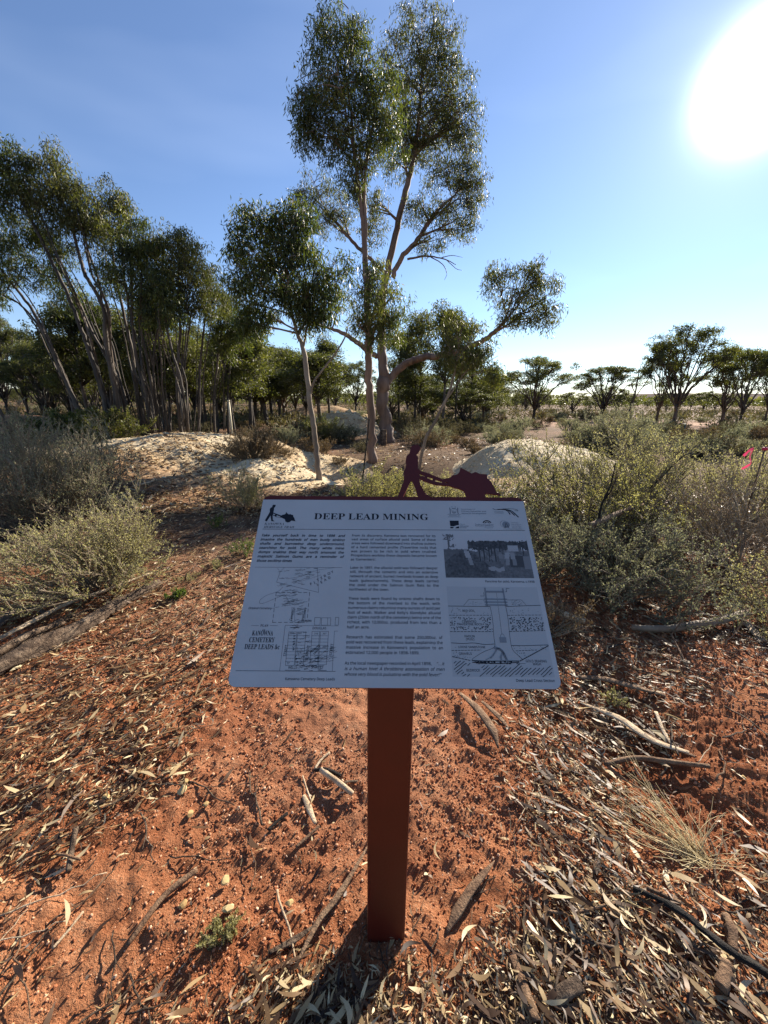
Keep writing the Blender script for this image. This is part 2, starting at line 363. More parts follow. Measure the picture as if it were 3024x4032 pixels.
def spoil_mat():
    m, n, l, p = mat('pale_mine_spoil')
    g = n.new('ShaderNodeNewGeometry'); pos = g.outputs['Position']
    t1 = noise(n, l, 0.9, 5, 0.6, pos); t2 = noise(n, l, 9, 7, 0.68, pos)
    a = n.new('ShaderNodeAttribute'); a.attribute_name = 'pale'
    q = n.new('ShaderNodeMath'); q.operation = 'MULTIPLY_ADD'; l.new(t2.outputs[0], q.inputs[0]); q.inputs[1].default_value = 0.55
    q2 = n.new('ShaderNodeMath'); q2.operation = 'MULTIPLY_ADD'; l.new(t1.outputs[0], q2.inputs[0]); q2.inputs[1].default_value = 0.45; l.new(q2.outputs[0], q.inputs[2])
    q3 = n.new('ShaderNodeMath'); q3.operation = 'MULTIPLY_ADD'; l.new(a.outputs['Fac'], q3.inputs[0]); q3.inputs[1].default_value = 0.5; q3.inputs[2].default_value = -0.3
    l.new(q3.outputs[0], q2.inputs[2])
    r = ramp(n, [(0.12, (0.22, 0.105, 0.055)), (0.36, (0.36, 0.235, 0.135)), (0.55, (0.52, 0.40, 0.245)), (0.78, (0.66, 0.57, 0.40))])
    l.new(q.outputs[0], r.inputs[0]); l.new(r.outputs[0], p.inputs['Base Color'])
    p.inputs['Roughness'].default_value = 0.95; p.inputs['Specular IOR Level'].default_value = 0.1
    b = n.new('ShaderNodeBump'); b.inputs['Strength'].default_value = 1.0; b.inputs['Distance'].default_value = 0.05
    l.new(t2.outputs[0], b.inputs['Height']); l.new(b.outputs[0], p.inputs['Normal'])
    return m
M['spoil'] = spoil_mat()

# ------------------------------------------------------------------ ground
def g0(x, y):                               # bare terrain height without the heaps
    x = np.asarray(x, float); y = np.asarray(y, float)
    d = np.hypot(x, y)
    z = 0.10 * fbm(x * 0.23, y * 0.23, 3, 3) * np.clip((d - 2.0) / 5, 0, 1)
    z = z + 0.05 * fbm(x * 0.9 + 4, y * 0.9, 3, 9) * np.clip((d - 0.6) / 2, 0.25, 1)
    z = z + 0.9 * fbm(x * 0.03, y * 0.03, 3, 21) * np.clip((d - 25) / 60, 0, 1)
    z = z - 0.75 * np.exp(-((x + 0.15) / 1.35) ** 2 - ((y - 8.1) / 0.95) ** 2)       # old shaft hollow
    z = z + 0.10 * np.exp(-((x - 1.75) / 0.5) ** 2 - ((y - 1.5) / 0.7) ** 2)          # red bank by the right edge
    z = z - 0.05 * np.exp(-((x - 1.02) / 0.28) ** 2 - ((y - 1.15) / 0.45) ** 2)
    z = z - 0.035 * np.exp(-(x * x + (y - 0.7) ** 2) / 0.35)
    return z - 0.02
def crumb(x, y):
    w = np.clip((6.0 - np.hypot(x, y)) / 4.0, 0, 1)
    return w * (0.022 * fbm(x * 7, y * 7, 3, 31) + 0.012 * fbm(x * 26, y * 26, 2, 41) + 0.010 * vn(x * 48, y * 48, 51))
HEAPS = []                                  # (height function, box)
def surf(x, y):
    z = g0(x, y)
    for f, b in HEAPS: z = np.maximum(z, f(np.asarray(x, float), np.asarray(y, float)))
    return z
TS = np.geomspace(0.5, 900.0, 900)
def gnd(px, py):                            # where a sight line meets the surface
    d = ray(px, py); t = TS
    for _ in range(3):
        q = CP + d * t[:, None]; hit = q[:, 2] < surf(q[:, 0], q[:, 1])
        k = int(np.argmax(hit)) if hit.any() else len(t) - 1
        t = np.linspace(t[max(k - 1, 0)], t[k], 24)
    return CP + d * t[-1]
def sg(x, y, cx, cy, rx, ry, rot=0.0, pw=1.0):
    c, s = math.cos(rot), math.sin(rot)
    X = ((x - cx) * c + (y - cy) * s) / rx; Y = (-(x - cx) * s + (y - cy) * c) / ry
    return np.exp(-(X * X + Y * Y) ** pw)
def asym(x, y, cx, cy, rx, rf, rb, rot=0.0, pw=1.2):   # long slope towards the camera, short one behind
    c, s = math.cos(rot), math.sin(rot)
    X = ((x - cx) * c + (y - cy) * s) / rx; Y = -(x - cx) * s + (y - cy) * c
    Y = np.where(Y < 0, Y / rf, Y / rb)
    return np.exp(-(X * X + Y * Y) ** pw)
def heap_left(x, y):
    z = 0.74 * asym(x, y, -4.5, 9.3, 2.9, 3.9, 1.1, -0.04, 1.25)
    z = np.maximum(z, 0.40 * asym(x, y, -2.25, 7.5, 1.35, 2.2, 0.7, -0.5, 1.2))
    return g0(x, y) + z + (0.13 * fbm(x * 1.1, y * 1.1, 4, 61) + 0.035 * fbm(x * 7, y * 7, 3, 65)) * np.clip(z * 3, 0, 1) - 0.07
def heap_west(x, y):
    z = 0.52 * asym(x, y, -7.6, 8.0, 2.6, 2.2, 1.0, 0.1, 1.2)
    return g0(x, y) + z + (0.10 * fbm(x * 1.5, y * 1.5, 4, 71) + 0.04 * fbm(x * 7, y * 7, 3, 75)) * np.clip(z * 3, 0, 1) - 0.09
def heap_right(x, y):
    X = np.where(x < 2.75, (x - 2.75) / 0.95, (x - 2.75) / 2.0); Y = np.where(y < 8.4, (y - 8.4) / 2.1, (y - 8.4) / 1.0)
    z = 0.64 * np.exp(-(X * X + Y * Y) ** 1.2)
    z = np.maximum(z, 0.22 * asym(x, y, 2.5, 6.6, 1.2, 1.3, 0.9, 0.3, 1.2))
    return g0(x, y) + z + (0.10 * fbm(x * 1.4, y * 1.4, 4, 81) + 0.03 * fbm(x * 8, y * 8, 3, 85)) * np.clip(z * 3, 0, 1) - 0.08
def heap_bank(x, y):
    z = 0.95 * sg(x, y, -12.2, 13.2, 2.6, 1.5, 0.0, 1.6)
    return g0(x, y) + z + 0.12 * fbm(x * 1.2, y * 1.2, 4, 91) * np.clip(z * 3, 0, 1) - 0.12
def heap_mid(x, y):
    z = 0.95 * sg(x, y, -1.85, 17.5, 1.7, 1.3, 0.0, 1.2)
    return g0(x, y) + z + 0.16 * fbm(x * 1.6, y * 1.6, 4, 95) * np.clip(z * 3, 0, 1) - 0.12
def heap_far(x, y):
    z = 1.1 * sg(x, y, -4.6, 30.0, 3.4, 2.0, 0.0, 1.2)
    return g0(x, y) + z + 0.16 * fbm(x * 1.1, y * 1.1, 4, 97) * np.clip(z * 3, 0, 1) - 0.12
HEAPS += [(heap_left, (-8.2, -0.1, 4.6, 11.2)), (heap_west, (-12, -3.5, 5.5, 10.2)), (heap_right, (0.8, 6.6, 4.6, 10.8)),
          (heap_bank, (-16, -8.5, 10.5, 16)), (heap_mid, (-4.6, 1.0, 14.8, 20)), (heap_far, (-10, 0.8, 26, 34))]

def axis(a, b, step, lo, hi, gr):
    c = list(np.arange(a, b + 1e-6, step)); s = step; x = c[-1]
    while x < hi: s *= gr; x += s; c.append(x)
    s = step; x = a; left = []
    while x > lo: s *= gr; x -= s; left.append(x)
    return np.array(left[::-1] + c)
def grid_faces(nx, ny):
    j, i = np.meshgrid(np.arange(ny - 1), np.arange(nx - 1), indexing='ij')
    a = j * nx + i
    return np.stack([a, a + 1, a + nx + 1, a + nx], -1).reshape(-1, 4)
xs = axis(-1.3, 1.4, 0.010, -3500, 3500, 1.11)
ys = axis(0.42, 2.3, 0.010, -300, 6000, 1.075)
X, Y = np.meshgrid(xs, ys)
Z = g0(X, Y) + crumb(X, Y)
pan = np.clip(fbm(X * 0.05 + 3, Y * 0.11, 3, 13) * 1.2 - 0.22, 0, 0.6) * np.clip((Y - 10) / 12, 0, 1)
pan = np.maximum(pan, np.clip(1.6 - np.abs((Y - 25 - 0.12 * X) / 3.2), 0, 1) * np.clip((X - 6) / 5, 0, 1))
path = np.exp(-((X + 1.3 + 0.12 * (Y - 3)) / 0.8) ** 2) * np.clip((Y - 1.6) / 2.0, 0, 1) * np.clip((8 - Y) / 2, 0, 1) * 0.8
front = np.exp(-((X + 0.15) / 0.55) ** 2 - ((Y - 1.35) / 0.5) ** 2) * 0.35
me = mesh_raw('ground', np.stack([X, Y, Z], -1).reshape(-1, 3), grid_faces(len(xs), len(ys)), smooth=True,
              extra={'pale': np.clip(np.maximum(np.maximum(pan, path), front), 0, 1).ravel(),
                     'brown': np.clip(np.clip((np.hypot(X, Y) - 2.2) / 3.5, 0, 1.0) - pan * 0.85 + 0.5 * fbm(X * 0.6, Y * 0.6, 3, 77) + np.exp(-((X - 0.3) / 2.0) ** 2 - ((Y - 8.3) / 1.3) ** 2), 0, 1).ravel()})  # last brown term paints the hollow's shade and dark litter into the soil colour
tag(ob('ground', me, M['soil']), 'red crumbly soil of the scrubby flat around the sign', 'ground', kind='structure')

def heap(name, f, box, step, label, pale):
    hx = np.arange(box[0], box[1], step); hy = np.arange(box[2], box[3], step)
    X, Y = np.meshgrid(hx, hy); H = f(X, Y)
    keep = H > g0(X, Y) - 0.05
    Fq = grid_faces(len(hx), len(hy)); k = keep.ravel(); Fq = Fq[k[Fq].all(1)]
    used = np.unique(Fq); mp_ = np.zeros(k.size, int); mp_[used] = np.arange(len(used))
    me = mesh_raw(name, np.stack([X, Y, H], -1).reshape(-1, 3)[used], mp_[Fq], smooth=True, extra={'pale': np.clip(pale(X, Y) , 0, 1).ravel()[used]})
    return tag(ob(name, me, M['spoil']), label, 'mound', kind='structure')
one = lambda v: (lambda X, Y: np.full(X.shape, v))
heap('spoil_mound', *HEAPS[0], 0.035, 'pale yellowish mine spoil mound with leaf litter, in front of the leaning gum grove', lambda X, Y: np.clip((Y - 5.3 + 0.35 * (X + 3)) / 1.5, 0.0, 1.0) * (0.75 + 0.5 * fbm(X * 0.8, Y * 0.8, 3, 5)) + 0.08)
heap('spoil_mound', *HEAPS[1], 0.05, 'low pale spoil ridge at the left edge behind the dark saltbush', one(0.7))
heap('spoil_mound', *HEAPS[2], 0.035, 'whitish mine spoil mound to the right of the wheelbarrow silhouette', lambda X, Y: 0.9 - 0.45 * np.exp(-((X - 2.0) / 0.7) ** 2 - ((Y - 6.4) / 0.6) ** 2))
heap('spoil_mound', *HEAPS[3], 0.08, 'reddish earth bank under the trees at the far left', one(0.12))
heap('spoil_mound', *HEAPS[4], 0.08, 'small grey rocky spoil heap behind the slender pink trunk', one(0.55))
heap('spoil_mound', *HEAPS[5], 0.12, 'low brownish spoil heap far among the background gums', one(0.35))

# far flat-topped waste dump and low hills on the skyline
def hill(name, Yd, x0, x1, h, label, seed, tier=False, c=(0.16, 0.13, 0.10)):
    n = 120; xx = np.linspace(x0, x1, n); t = (xx - x0) / (x1 - x0)
    prof = np.clip(np.minimum(t * 5, (1 - t) * 5), 0, 1) * h * (1 + 0.12 * fbm(t * 14, t * 0, 3, seed))
    rows = [(-130, 0), (-95, 0.42), (-80, 0.45), (-40, 0.97), (0, 1.0), (120, 1.0), (240, 0)] if tier else [(-200, 0), (-100, 0.5), (0, 1.0), (200, 0)]
    V = []
    for dy, k in rows:
        V.append(np.stack([xx, np.full(n, Yd + dy) + 12 * vn(t * 30, t * 0 + dy, seed + 3), prof * k + 0.4 * h * 0.1 * vn(t * 60, t * 0 + dy, seed + 4) * (k > 0) - 2.0], -1))
    me = mesh_raw(name, np.concatenate(V), grid_faces(n, len(rows)), smooth=False)
    m, nn, l, p = mat('far_' + name)
    g = nn.new('ShaderNodeNewGeometry'); tx = noise(nn, l, 0.06, 6, 0.7, g.outputs['Position'], (1, 1, 4))
    r = ramp(nn, [(0.3, tuple(v * 0.55 for v in c)), (0.7, tuple(v * 1.35 for v in c))]); l.new(tx.outputs[0], r.inputs[0]); l.new(r.outputs[0], p.inputs['Base Color'])
    p.inputs['Roughness'].default_value = 1; p.inputs['Specular IOR Level'].default_value = 0
    return tag(ob(name, me, m), label, 'hill', kind='structure')
hill('hill', 620, 300, 900, 17, 'flat-topped mine waste dump on the horizon behind the right hand trees', 5, True, (0.20, 0.165, 0.14))
hill('hill', 1500, -200, 700, 20, 'low blue-grey rise on the horizon in the middle distance', 8, False, (0.10, 0.105, 0.09))

# ------------------------------------------------------------------ the sign
W_, H_ = 0.600, 0.410
def unproj(fx, fy, Zd):
    return CP + CR @ np.array([(fx - 1512) / 1560 * Zd, -(fy - 2016) / 1560 * Zd, -Zd])
pb, pt = unproj(1554.5, 2710.5, 0.7096), unproj(1548, 1955.5, 0.9198)
axv = Vector(pt - pb); axv.x = 0; axv.normalize()
xv = Vector((1, 0, 0)); nv = xv.cross(axv).normalized()
SM = Matrix((( xv.x, axv.x, nv.x, (pb[0] + pt[0]) / 2), (xv.y, axv.y, nv.y, pb[1]), (xv.z, axv.z, nv.z, pb[2]), (0, 0, 0, 1)))
def curve_mesh(name, loops, depth, res=1):
    c = bpy.data.curves.new(name, 'CURVE'); c.dimensions = '2D'; c.fill_mode = 'BOTH'; c.extrude = depth / 2
    for lp in loops:
        s = c.splines.new('POLY'); s.points.add(len(lp) - 1); s.use_cyclic_u = True
        for q, (x, y) in zip(s.points, lp): q.co = (x, y, 0, 1)
    o = bpy.data.objects.new(name, c); col.objects.link(o)
    bpy.context.view_layer.update()
    me = bpy.data.meshes.new_from_object(o.evaluated_get(bpy.context.evaluated_depsgraph_get()))
    bpy.data.objects.remove(o); me.name = name
    return me
def uv(u, v): return ((u - 300) / 1000.0, (410 - v) / 1000.0)     # millimetres from the top left corner -> plate coordinates
def corner(u, v, r, a0, n=6): return [(u + r * math.cos(R(a0 + 90 * i / n)), v - r * math.sin(R(a0 + 90 * i / n))) for i in range(n + 1)]
o1 = [(310.2,-.1),(318.8,-25.4),(325.0,-43.7),(326.5,-72.9),(332.0,-88.9),(331.1,-107.4),(333.7,-120.7),(340.9,-128.6),(343.0,-138.8),(345.1,-149.0),(349,-153.8),(353.3,-156.1),(358.5,-157.4),(363.1,-156.9),(370.0,-150.5),(367.8,-140.2),(362.0,-130.0),(357.5,-125.5),(362.1,-118.8),(361.0,-83.9),(365.8,-75.5),(389.2,-66.3),(418.7,-51.0),(434.2,-55.3),(441.5,-60.6),(454.7,-66.0),(460.4,-72.4),(464.3,-86.3),(489.9,-68.5),(499.0,-73.3),(508.6,-67.7),(526.2,-65.8),(525.6,-54.3),(533.0,-46.1),(538.9,-27.8),(542.0,-14.9),(549.8,-11.0),(548.8,-6.4),(519.9,-10.6),(515.6,-9.6),(513.7,-.1)]
o2 = [(470.1,-.1),(466.1,-18.0),(453.3,-23.9),(432.3,-31.7),(400.8,-34.4),(379.5,-42.3),(361.5,-53.4),(365.6,-32.0),(376.1,-8.1),(388.8,-.1)]
o3 = [(357.7,-.1),(352.0,-25.8),(346.0,-44.0),(342.7,-46.0),(339.1,-37.8),(323.3,-.1)]
holes = [[(362.6,-67.0),(377.9,-60.9),(376.5,-57.3),(363.0,-61.8)],[(383.7,-58.5),(396.1,-53.4),(393.2,-48.0),(380.9,-53.6)],[(401.3,-50.8),(417.0,-43.8),(415.9,-40.3),(398.4,-44.6)],[(422.9,-43.6),(432.2,-40.4),(431.2,-38.8),(423.0,-40.8)]]
Rr = 14

outline = [(Rr - Rr * math.cos(R(15 * i)), Rr - Rr * math.sin(R(15 * i))) for i in range(7)]
outline += o1[:]
plate = outline[:]                                            # left part, figure, barrow
plate += [(600 - Rr + Rr * math.sin(R(15 * i)), Rr - Rr * math.cos(R(15 * i))) for i in range(7)]
plate += [(600 - Rr + Rr * math.cos(R(15 * i)), 410 - Rr + Rr * math.sin(R(15 * i))) for i in range(7)]
plate += [(Rr - Rr * math.sin(R(15 * i)), 410 - Rr + Rr * math.cos(R(15 * i))) for i in range(7)]
gap1 = [(a, b) for a, b in o2]                                # the opening between legs and barrow
gap2 = [(a, b) for a, b in o3]
loops = [[uv(*p) for p in plate], [uv(*p) for p in gap1], [uv(*p) for p in gap2]] + [[uv(*p) for p in h] for h in holes]
M['maroon'] = plain('maroon_powder_coat', (0.085, 0.012, 0.010), 0.5, 0.3, 0.0, 0.12)
M['panel'] = plain('white_sign_face', (0.40, 0.405, 0.40), 0.38, 0.5, 0.0, 0.06)
M['ink'] = plain('black_ink', (0.008, 0.010, 0.016), 0.5, 0.3)
M['ink_grey'] = plain('grey_ink', (0.17, 0.19, 0.21), 0.5, 0.3)
M['ink_mid'] = plain('mid_grey_ink', (0.42, 0.44, 0.46), 0.5, 0.3)
base = float(surf(0.012, 0.757))
sign = thing('information_sign', 'information sign with tilted white panel titled DEEP LEAD MINING on a maroon post', 'sign', (0.012, 0.757, base))
SL = Matrix.Translation(-Vector(sign.location)) @ SM
def child(name, me, m, parent, mtx):
    o = ob(name, me, m, parent); o.matrix_local = mtx; return o
bp = child('backing_plate', curve_mesh('backing_plate', loops, 0.003), M['maroon'], sign, SL @ Matrix.Translation((0, 0, -0.0022)))
bp['label'] = 'maroon steel plate cut into a man pushing a loaded wheelbarrow along its top'
T0 = 12.2
pl = [(0.6, T0), (599.4, T0)] + [(599.4 - Rr + Rr * math.cos(R(15 * i)), 409.6 - Rr + Rr * math.sin(R(15 * i))) for i in range(7)] + [(0.6 + Rr - Rr * math.sin(R(15 * i)), 409.6 - Rr + Rr * math.cos(R(15 * i))) for i in range(7)]
panel = child('panel', curve_mesh('panel', [[uv(*p) for p in pl]], 0.0025), M['panel'], sign, SL @ Matrix.Translation((0, 0, 0.0009)))
# post: square hollow section whose top is cut to the slope of the plate
w = 0.05; yf, yb_ = 0.707, 0.807
def plate_z(y): return pb[2] + (y - pb[1]) * axv.z / axv.y - 0.006
V = []; bev = 0.006
pts = [(-w + bev, -w), (w - bev, -w), (w - bev * .3, -w + bev * .3), (w, -w + bev), (w, w - bev), (w - bev, w), (-w + bev, w), (-w, w - bev), (-w, -w + bev), (-w + bev * .3, -w + bev * .3)]
npz = 9
for k in range(npz):
    for (x, y) in pts:
        zt = plate_z(0.757 + y) - base
        V.append((x + 0.006 * (k / (npz - 1)), y, -0.25 + (zt + 0.25) * k / (npz - 1)))
n_ = len(pts); Fq = [(k * n_ + i, k * n_ + (i + 1) % n_, (k + 1) * n_ + (i + 1) % n_, (k + 1) * n_ + i) for k in range(npz - 1) for i in range(n_)]
me = bpy.data.meshes.new('post'); me.from_pydata(V, [], Fq + [tuple(range((npz - 1) * n_, npz * n_))]); me.update()
M['post'] = plain('maroon_post_paint', (0.062, 0.0055, 0.0022), 0.4, 0.5, 0.0, 0.15)
ob('post', me, M['post'], sign)

# --- print on the panel
LIFT = 0.0024
def ribbon(g, pts, wmm, closed=False, h=0.0):
    P = np.array(pts, float)
    if closed: P = np.vstack([P, P[:1]])
    for a, b in zip(P[:-1], P[1:]):
        d = b - a; L = np.hypot(*d)
        if L < 1e-6: continue
        q = np.array([-d[1], d[0]]) / L * wmm / 2; e = d / L * wmm * 0.3
        cs = [a - e + q, b + e + q, b + e - q, a - e - q]
        g.add([(*uv(*c), h) for c in cs], F4=[[3, 2, 1, 0]])
def poly_obj(name, loops_mm, m, lift=LIFT, depth=0.0002):
    return child(name, curve_mesh(name, [[uv(*p) for p in lp] for lp in loops_mm], depth), m, panel, Matrix.Translation((0, 0, lift - 0.0009)))
def geo_obj(name, g, m, lift=LIFT):
    return child(name, g.mesh(name), m, panel, Matrix.Translation((0, 0, lift - 0.0009)))
SA, SE = (0x1D5A0, 0x1D5BA, 0x1D7E2), (0x1D400, 0x1D41A, 0)
ST = {'sans': SA, 'bold': SA, 'ital': SA, 'boldital': SA, 'serif': SE, 'serifital': SE}
OFF = {'sans': 0.008, 'bold': 0.026, 'ital': 0.008, 'boldital': 0.026, 'serif': 0.0, 'serifital': -0.012}
SHEAR = {'ital': 0.22, 'boldital': 0.22, 'serifital': 0.25}
def sty(s, st):
    A, a, d = ST[st]; o = []
    for c in s:
        if 'A' <= c <= 'Z': o.append(chr(A + ord(c) - 65))
        elif 'a' <= c <= 'z': o.append(chr(a + ord(c) - 97))
        elif c.isdigit() and d: o.append(chr(d + ord(c) - 48))
        else: o.append(c)
    return ''.join(o)
TX = []
def text(grp, s, u, v, cap, st='sans', width=None, fit='scale', rot=0.0, shear=0.0, anchor='l'):
    TX.append(dict(grp=grp, s=s, u=u, v=v, cap=cap, st=st, width=width, fit=fit, rot=rot, shear=shear, anchor=anchor))
text('title_lettering', 'DEEP LEAD MINING', 121.5, 63.6, 15.6, 'serif', 257)
text('logo_lettering', 'KANOWNA', 13.2, 78.6, 5.2, 'serifital', 44); text('logo_lettering', 'HERITAGE TRAIL', 13.2, 86.6, 5.4, 'serifital', 68.5)
lp = ['Take yourself back in time to 1898 and', 'imagine the hundreds of men busily sinking', 'shafts and burrowing deep underground,', 'searching for gold. The many white mine', 'dumps snaking their way north amongst the', 'majestic Salmon Gums are a reminder of', 'those exciting times']
for i, s in enumerate(lp): text('introduction_lettering', s, 11.4, 107.4 + 10.0 * i, 5.9, 'boldital', 182.3 if i < 6 else None, 'word')
body = [('From its discovery, Kanowna was renowned for its', 106.3), ('vast areas of surface alluvial gold. Some of these', 115.6), ('areas were followed downward into shallow gutters', 125.0), ('of a hard cemented profile (Travertine rock) that', 134.5), ('was proven to be rich in gold when crushed.', 144.1), ('Prospectors working these deposits became known', 153.6), ('as \u2018Cementers\u2019.', 163.0),
        ('Later in 1897, the alluvial gold was followed deeper', 181.7), ('still, through the cements and into an extensive', 191.0), ('network of ancient, buried riverbeds known as deep', 200.6), ('leads (paleochannels). These deep leads carried', 210.2), ('the gold under the Salmon Gum flats to the', 219.6), ('northwest of the town.', 229.0),
        ('These leads were found by sinking shafts down to', 247.8), ('the bottom of the riverbed to the wash, with', 257.3), ('numerous claims returning many ounces of gold per', 266.8), ('foot of wash. Walker and Kelly\u2019s Klondyke alluvial', 276.2), ('claim (250m north of the cemetery) being one of the', 285.6), ('richest, with 12,000oz. produced from less than a', 295.2), ('half an acre.', 304.7),
        ('Research has estimated that some 250,000oz. of', 323.5), ('gold was recovered from these leads, explaining the', 332.9), ('massive increase in Kanowna\u2019s population to an', 342.4), ('estimated 12,000 people in 1898-1899.', 351.8)]
short = ('as \u2018', 'northwest', 'half', 'estimated 12')
for s, v in body: text('history_lettering', s, 208.7, v, 5.5, 'sans', None if s.startswith(short) else 182.9, 'word')
text('quotation_lettering', 'As the local newspaper recorded in April 1898,', 208.4, 370.6, 5.5, 'sans', 160, 'word'); text('quotation_lettering', '\u201c\u2026it', 377, 370.6, 5.5, 'ital', 14.6)
text('quotation_lettering', 'is a human hive! A throbbing aggregation of men', 208.4, 380.2, 5.5, 'ital', 183.2, 'word'); text('quotation_lettering', 'whose very blood is pulsating with the gold fever!\u201d', 208.4, 389.7, 5.5, 'ital', 176, 'word')
text('caption_lettering', 'Kanowna Cemetery Deep Leads', 102.3, 397.8, 4.6, 'sans', 90); text('caption_lettering', 'Panning for gold, Kanowna, c.1898', 486.8, 209.6, 4.6, 'sans', 101.5); text('caption_lettering', 'Deep Lead Cross Section', 518.8, 397.9, 4.6, 'sans', 70.4)
# small partner marks
text('partner_lettering', 'Department of', 453.6, 36.2, 3.2, 'sans', 32); text('partner_lettering', 'Primary Industries and', 453.6, 41.6, 3.2, 'bold', 56); text('partner_lettering', 'Regional Development', 453.6, 47.2, 3.2, 'bold', 56)
text('partner_lettering', 'GOVERNMENT OF', 425.2, 52.3, 1.9, 'bold', 23.5); text('partner_lettering', 'WESTERN AUSTRALIA', 422.4, 55.8, 1.9, 'bold', 29)
text('partner_lettering', 'GOLDFIELDS', 528.5, 41.6, 2.4, 'sans', 20.5); text('partner_lettering', 'ESPERANCE', 528.5, 45.2, 2.4, 'sans', 20.5)
text('partner_lettering', 'City of', 446.9, 75.4, 2.8, 'sans', 11.8); text('partner_lettering', 'Kalgoorlie', 446.9, 79.6, 2.8, 'bold', 19.5); text('partner_lettering', 'Boulder', 446.9, 83.7, 2.8, 'bold', 14.6)
text('partner_lettering', 'lotterywest', 481, 79.0, 7.4, 'sans', 41.5); text('partner_lettering', 'supported', 503, 83.2, 2.2, 'sans', 17)
for i, (s, wd) in enumerate((('EASTERN', 16), ('GOLDFIELDS', 22), ('HISTORICAL', 21.4), ('SOCIETY INC.', 22.4))): text('partner_lettering', s, 561.7, 70.5 + 4.2 * i, 2.3, 'sans', wd)
# map lettering
for i, (c, u, v) in enumerate((('F', 130.5, 219), ('I', 138, 216), ('T', 144, 210.5), ('Z', 150.5, 206), ('R', 157, 201.5), ('O', 164.5, 196.5), ('Y', 172, 192.5))): text('map_lettering', c, u, v, 5.6, 'sans', None, rot=-30)
for c, u, v in (('L', 144, 219.5), ('E', 151.5, 215), ('A', 158.5, 210), ('D', 166, 205.5)): text('map_lettering', c, u, v, 5.6, 'sans', None, rot=-30)
text('map_lettering', 'Original Cemetery', 12.3, 268.5, 4.4, 'ital', 46); text('map_lettering', 'PLAN', 42, 302.4, 4.0, 'serif', 15.5); text('map_lettering', 'OF', 47, 310.3, 2.6, 'serif', 6)
text('map_lettering', 'KANOWNA', 28.5, 319.2, 9.0, 'serif', 40); text('map_lettering', 'CEMETERY', 25, 331.8, 9.0, 'serif', 48.5); text('map_lettering', 'DEEP LEADS &c', 18.8, 344.4, 9.0, 'serif', 66)
text('map_lettering', 'DOUGLAS', 142.6, 306.9, 4.6, 'sans', 27); text('map_lettering', 'WILLS', 105.4, 378.5, 4.6, 'sans', 16); text('map_lettering', 'STREET', 147, 377.7, 4.9, 'sans', 23.5)
text('map_lettering', 'STREET', 98, 357, 4.6, 'sans', 20.5, rot=-86); text('map_lettering', 'STREET', 139.5, 356.5, 4.6, 'sans', 20, rot=-86); text('map_lettering', 'STREET', 183.5, 354.5, 4.6, 'sans', 21, rot=-86)
text('map_lettering', 'Cemetery', 101.5, 291.5, 5.2, 'ital', 25, rot=-84); text('map_lettering', 'Cemetery', 124.5, 289, 4.4, 'ital', 24, rot=-84); text('map_lettering', 'You are here', 119.5, 291.2, 3.0, 'bold', 20)
text('map_lettering', 'TRIBUTE', 143.5, 351.5, 4.0, 'bold', 22, rot=-38); text('map_lettering', 'LEAD', 151, 353.5, 3.6, 'bold', 12, rot=-50)
for i, c in enumerate('MCMANUS'): text('map_lettering', c, 112.5 - 0.25 * i, 346.5 - 5 * i, 3.6, 'bold', None, rot=-84)
for i, c in enumerate('LEAD'): text('map_lettering', c, 115.5 + 1.3 * i, 357 + 5.0 * i, 3.6, 'bold', None, rot=40)
for c, u, v in (('206', 100, 316.3), ('207', 116, 316.3), ('216', 147, 316.5), ('207', 163, 316.5), ('37', 102, 370.5), ('36', 124, 370.5)): text('map_lettering', c, u, v, 3.2, 'sans')
# cross-section lettering
for s, u, v, c, wd in (('RED SOIL', 434.2, 270.7, 4.2, 24.8), ('CEMENTED', 431.4, 292.1, 4.4, 28.4), ('TRAVERTINE ROCK', 421.1, 297.3, 4.4, 49), ('KAOLIN', 433.4, 320, 4.4, 20), ("('PUG')", 435.7, 325.6, 4.4, 16.2), ('LOOSE SANDSTONE', 420, 339.8, 4.0, 51.2), ('GRAVELS', 419.9, 351.9, 4.2, 24.5), ('BEDROCK', 430.9, 381.2, 4.6, 25.4), ('GOLD BEARING', 542.4, 364.3, 4.4, 39.3), ('WASH', 554.6, 369.6, 4.4, 15.6)):
    text('cross_section_lettering', s, u, v, c, 'sans', wd)
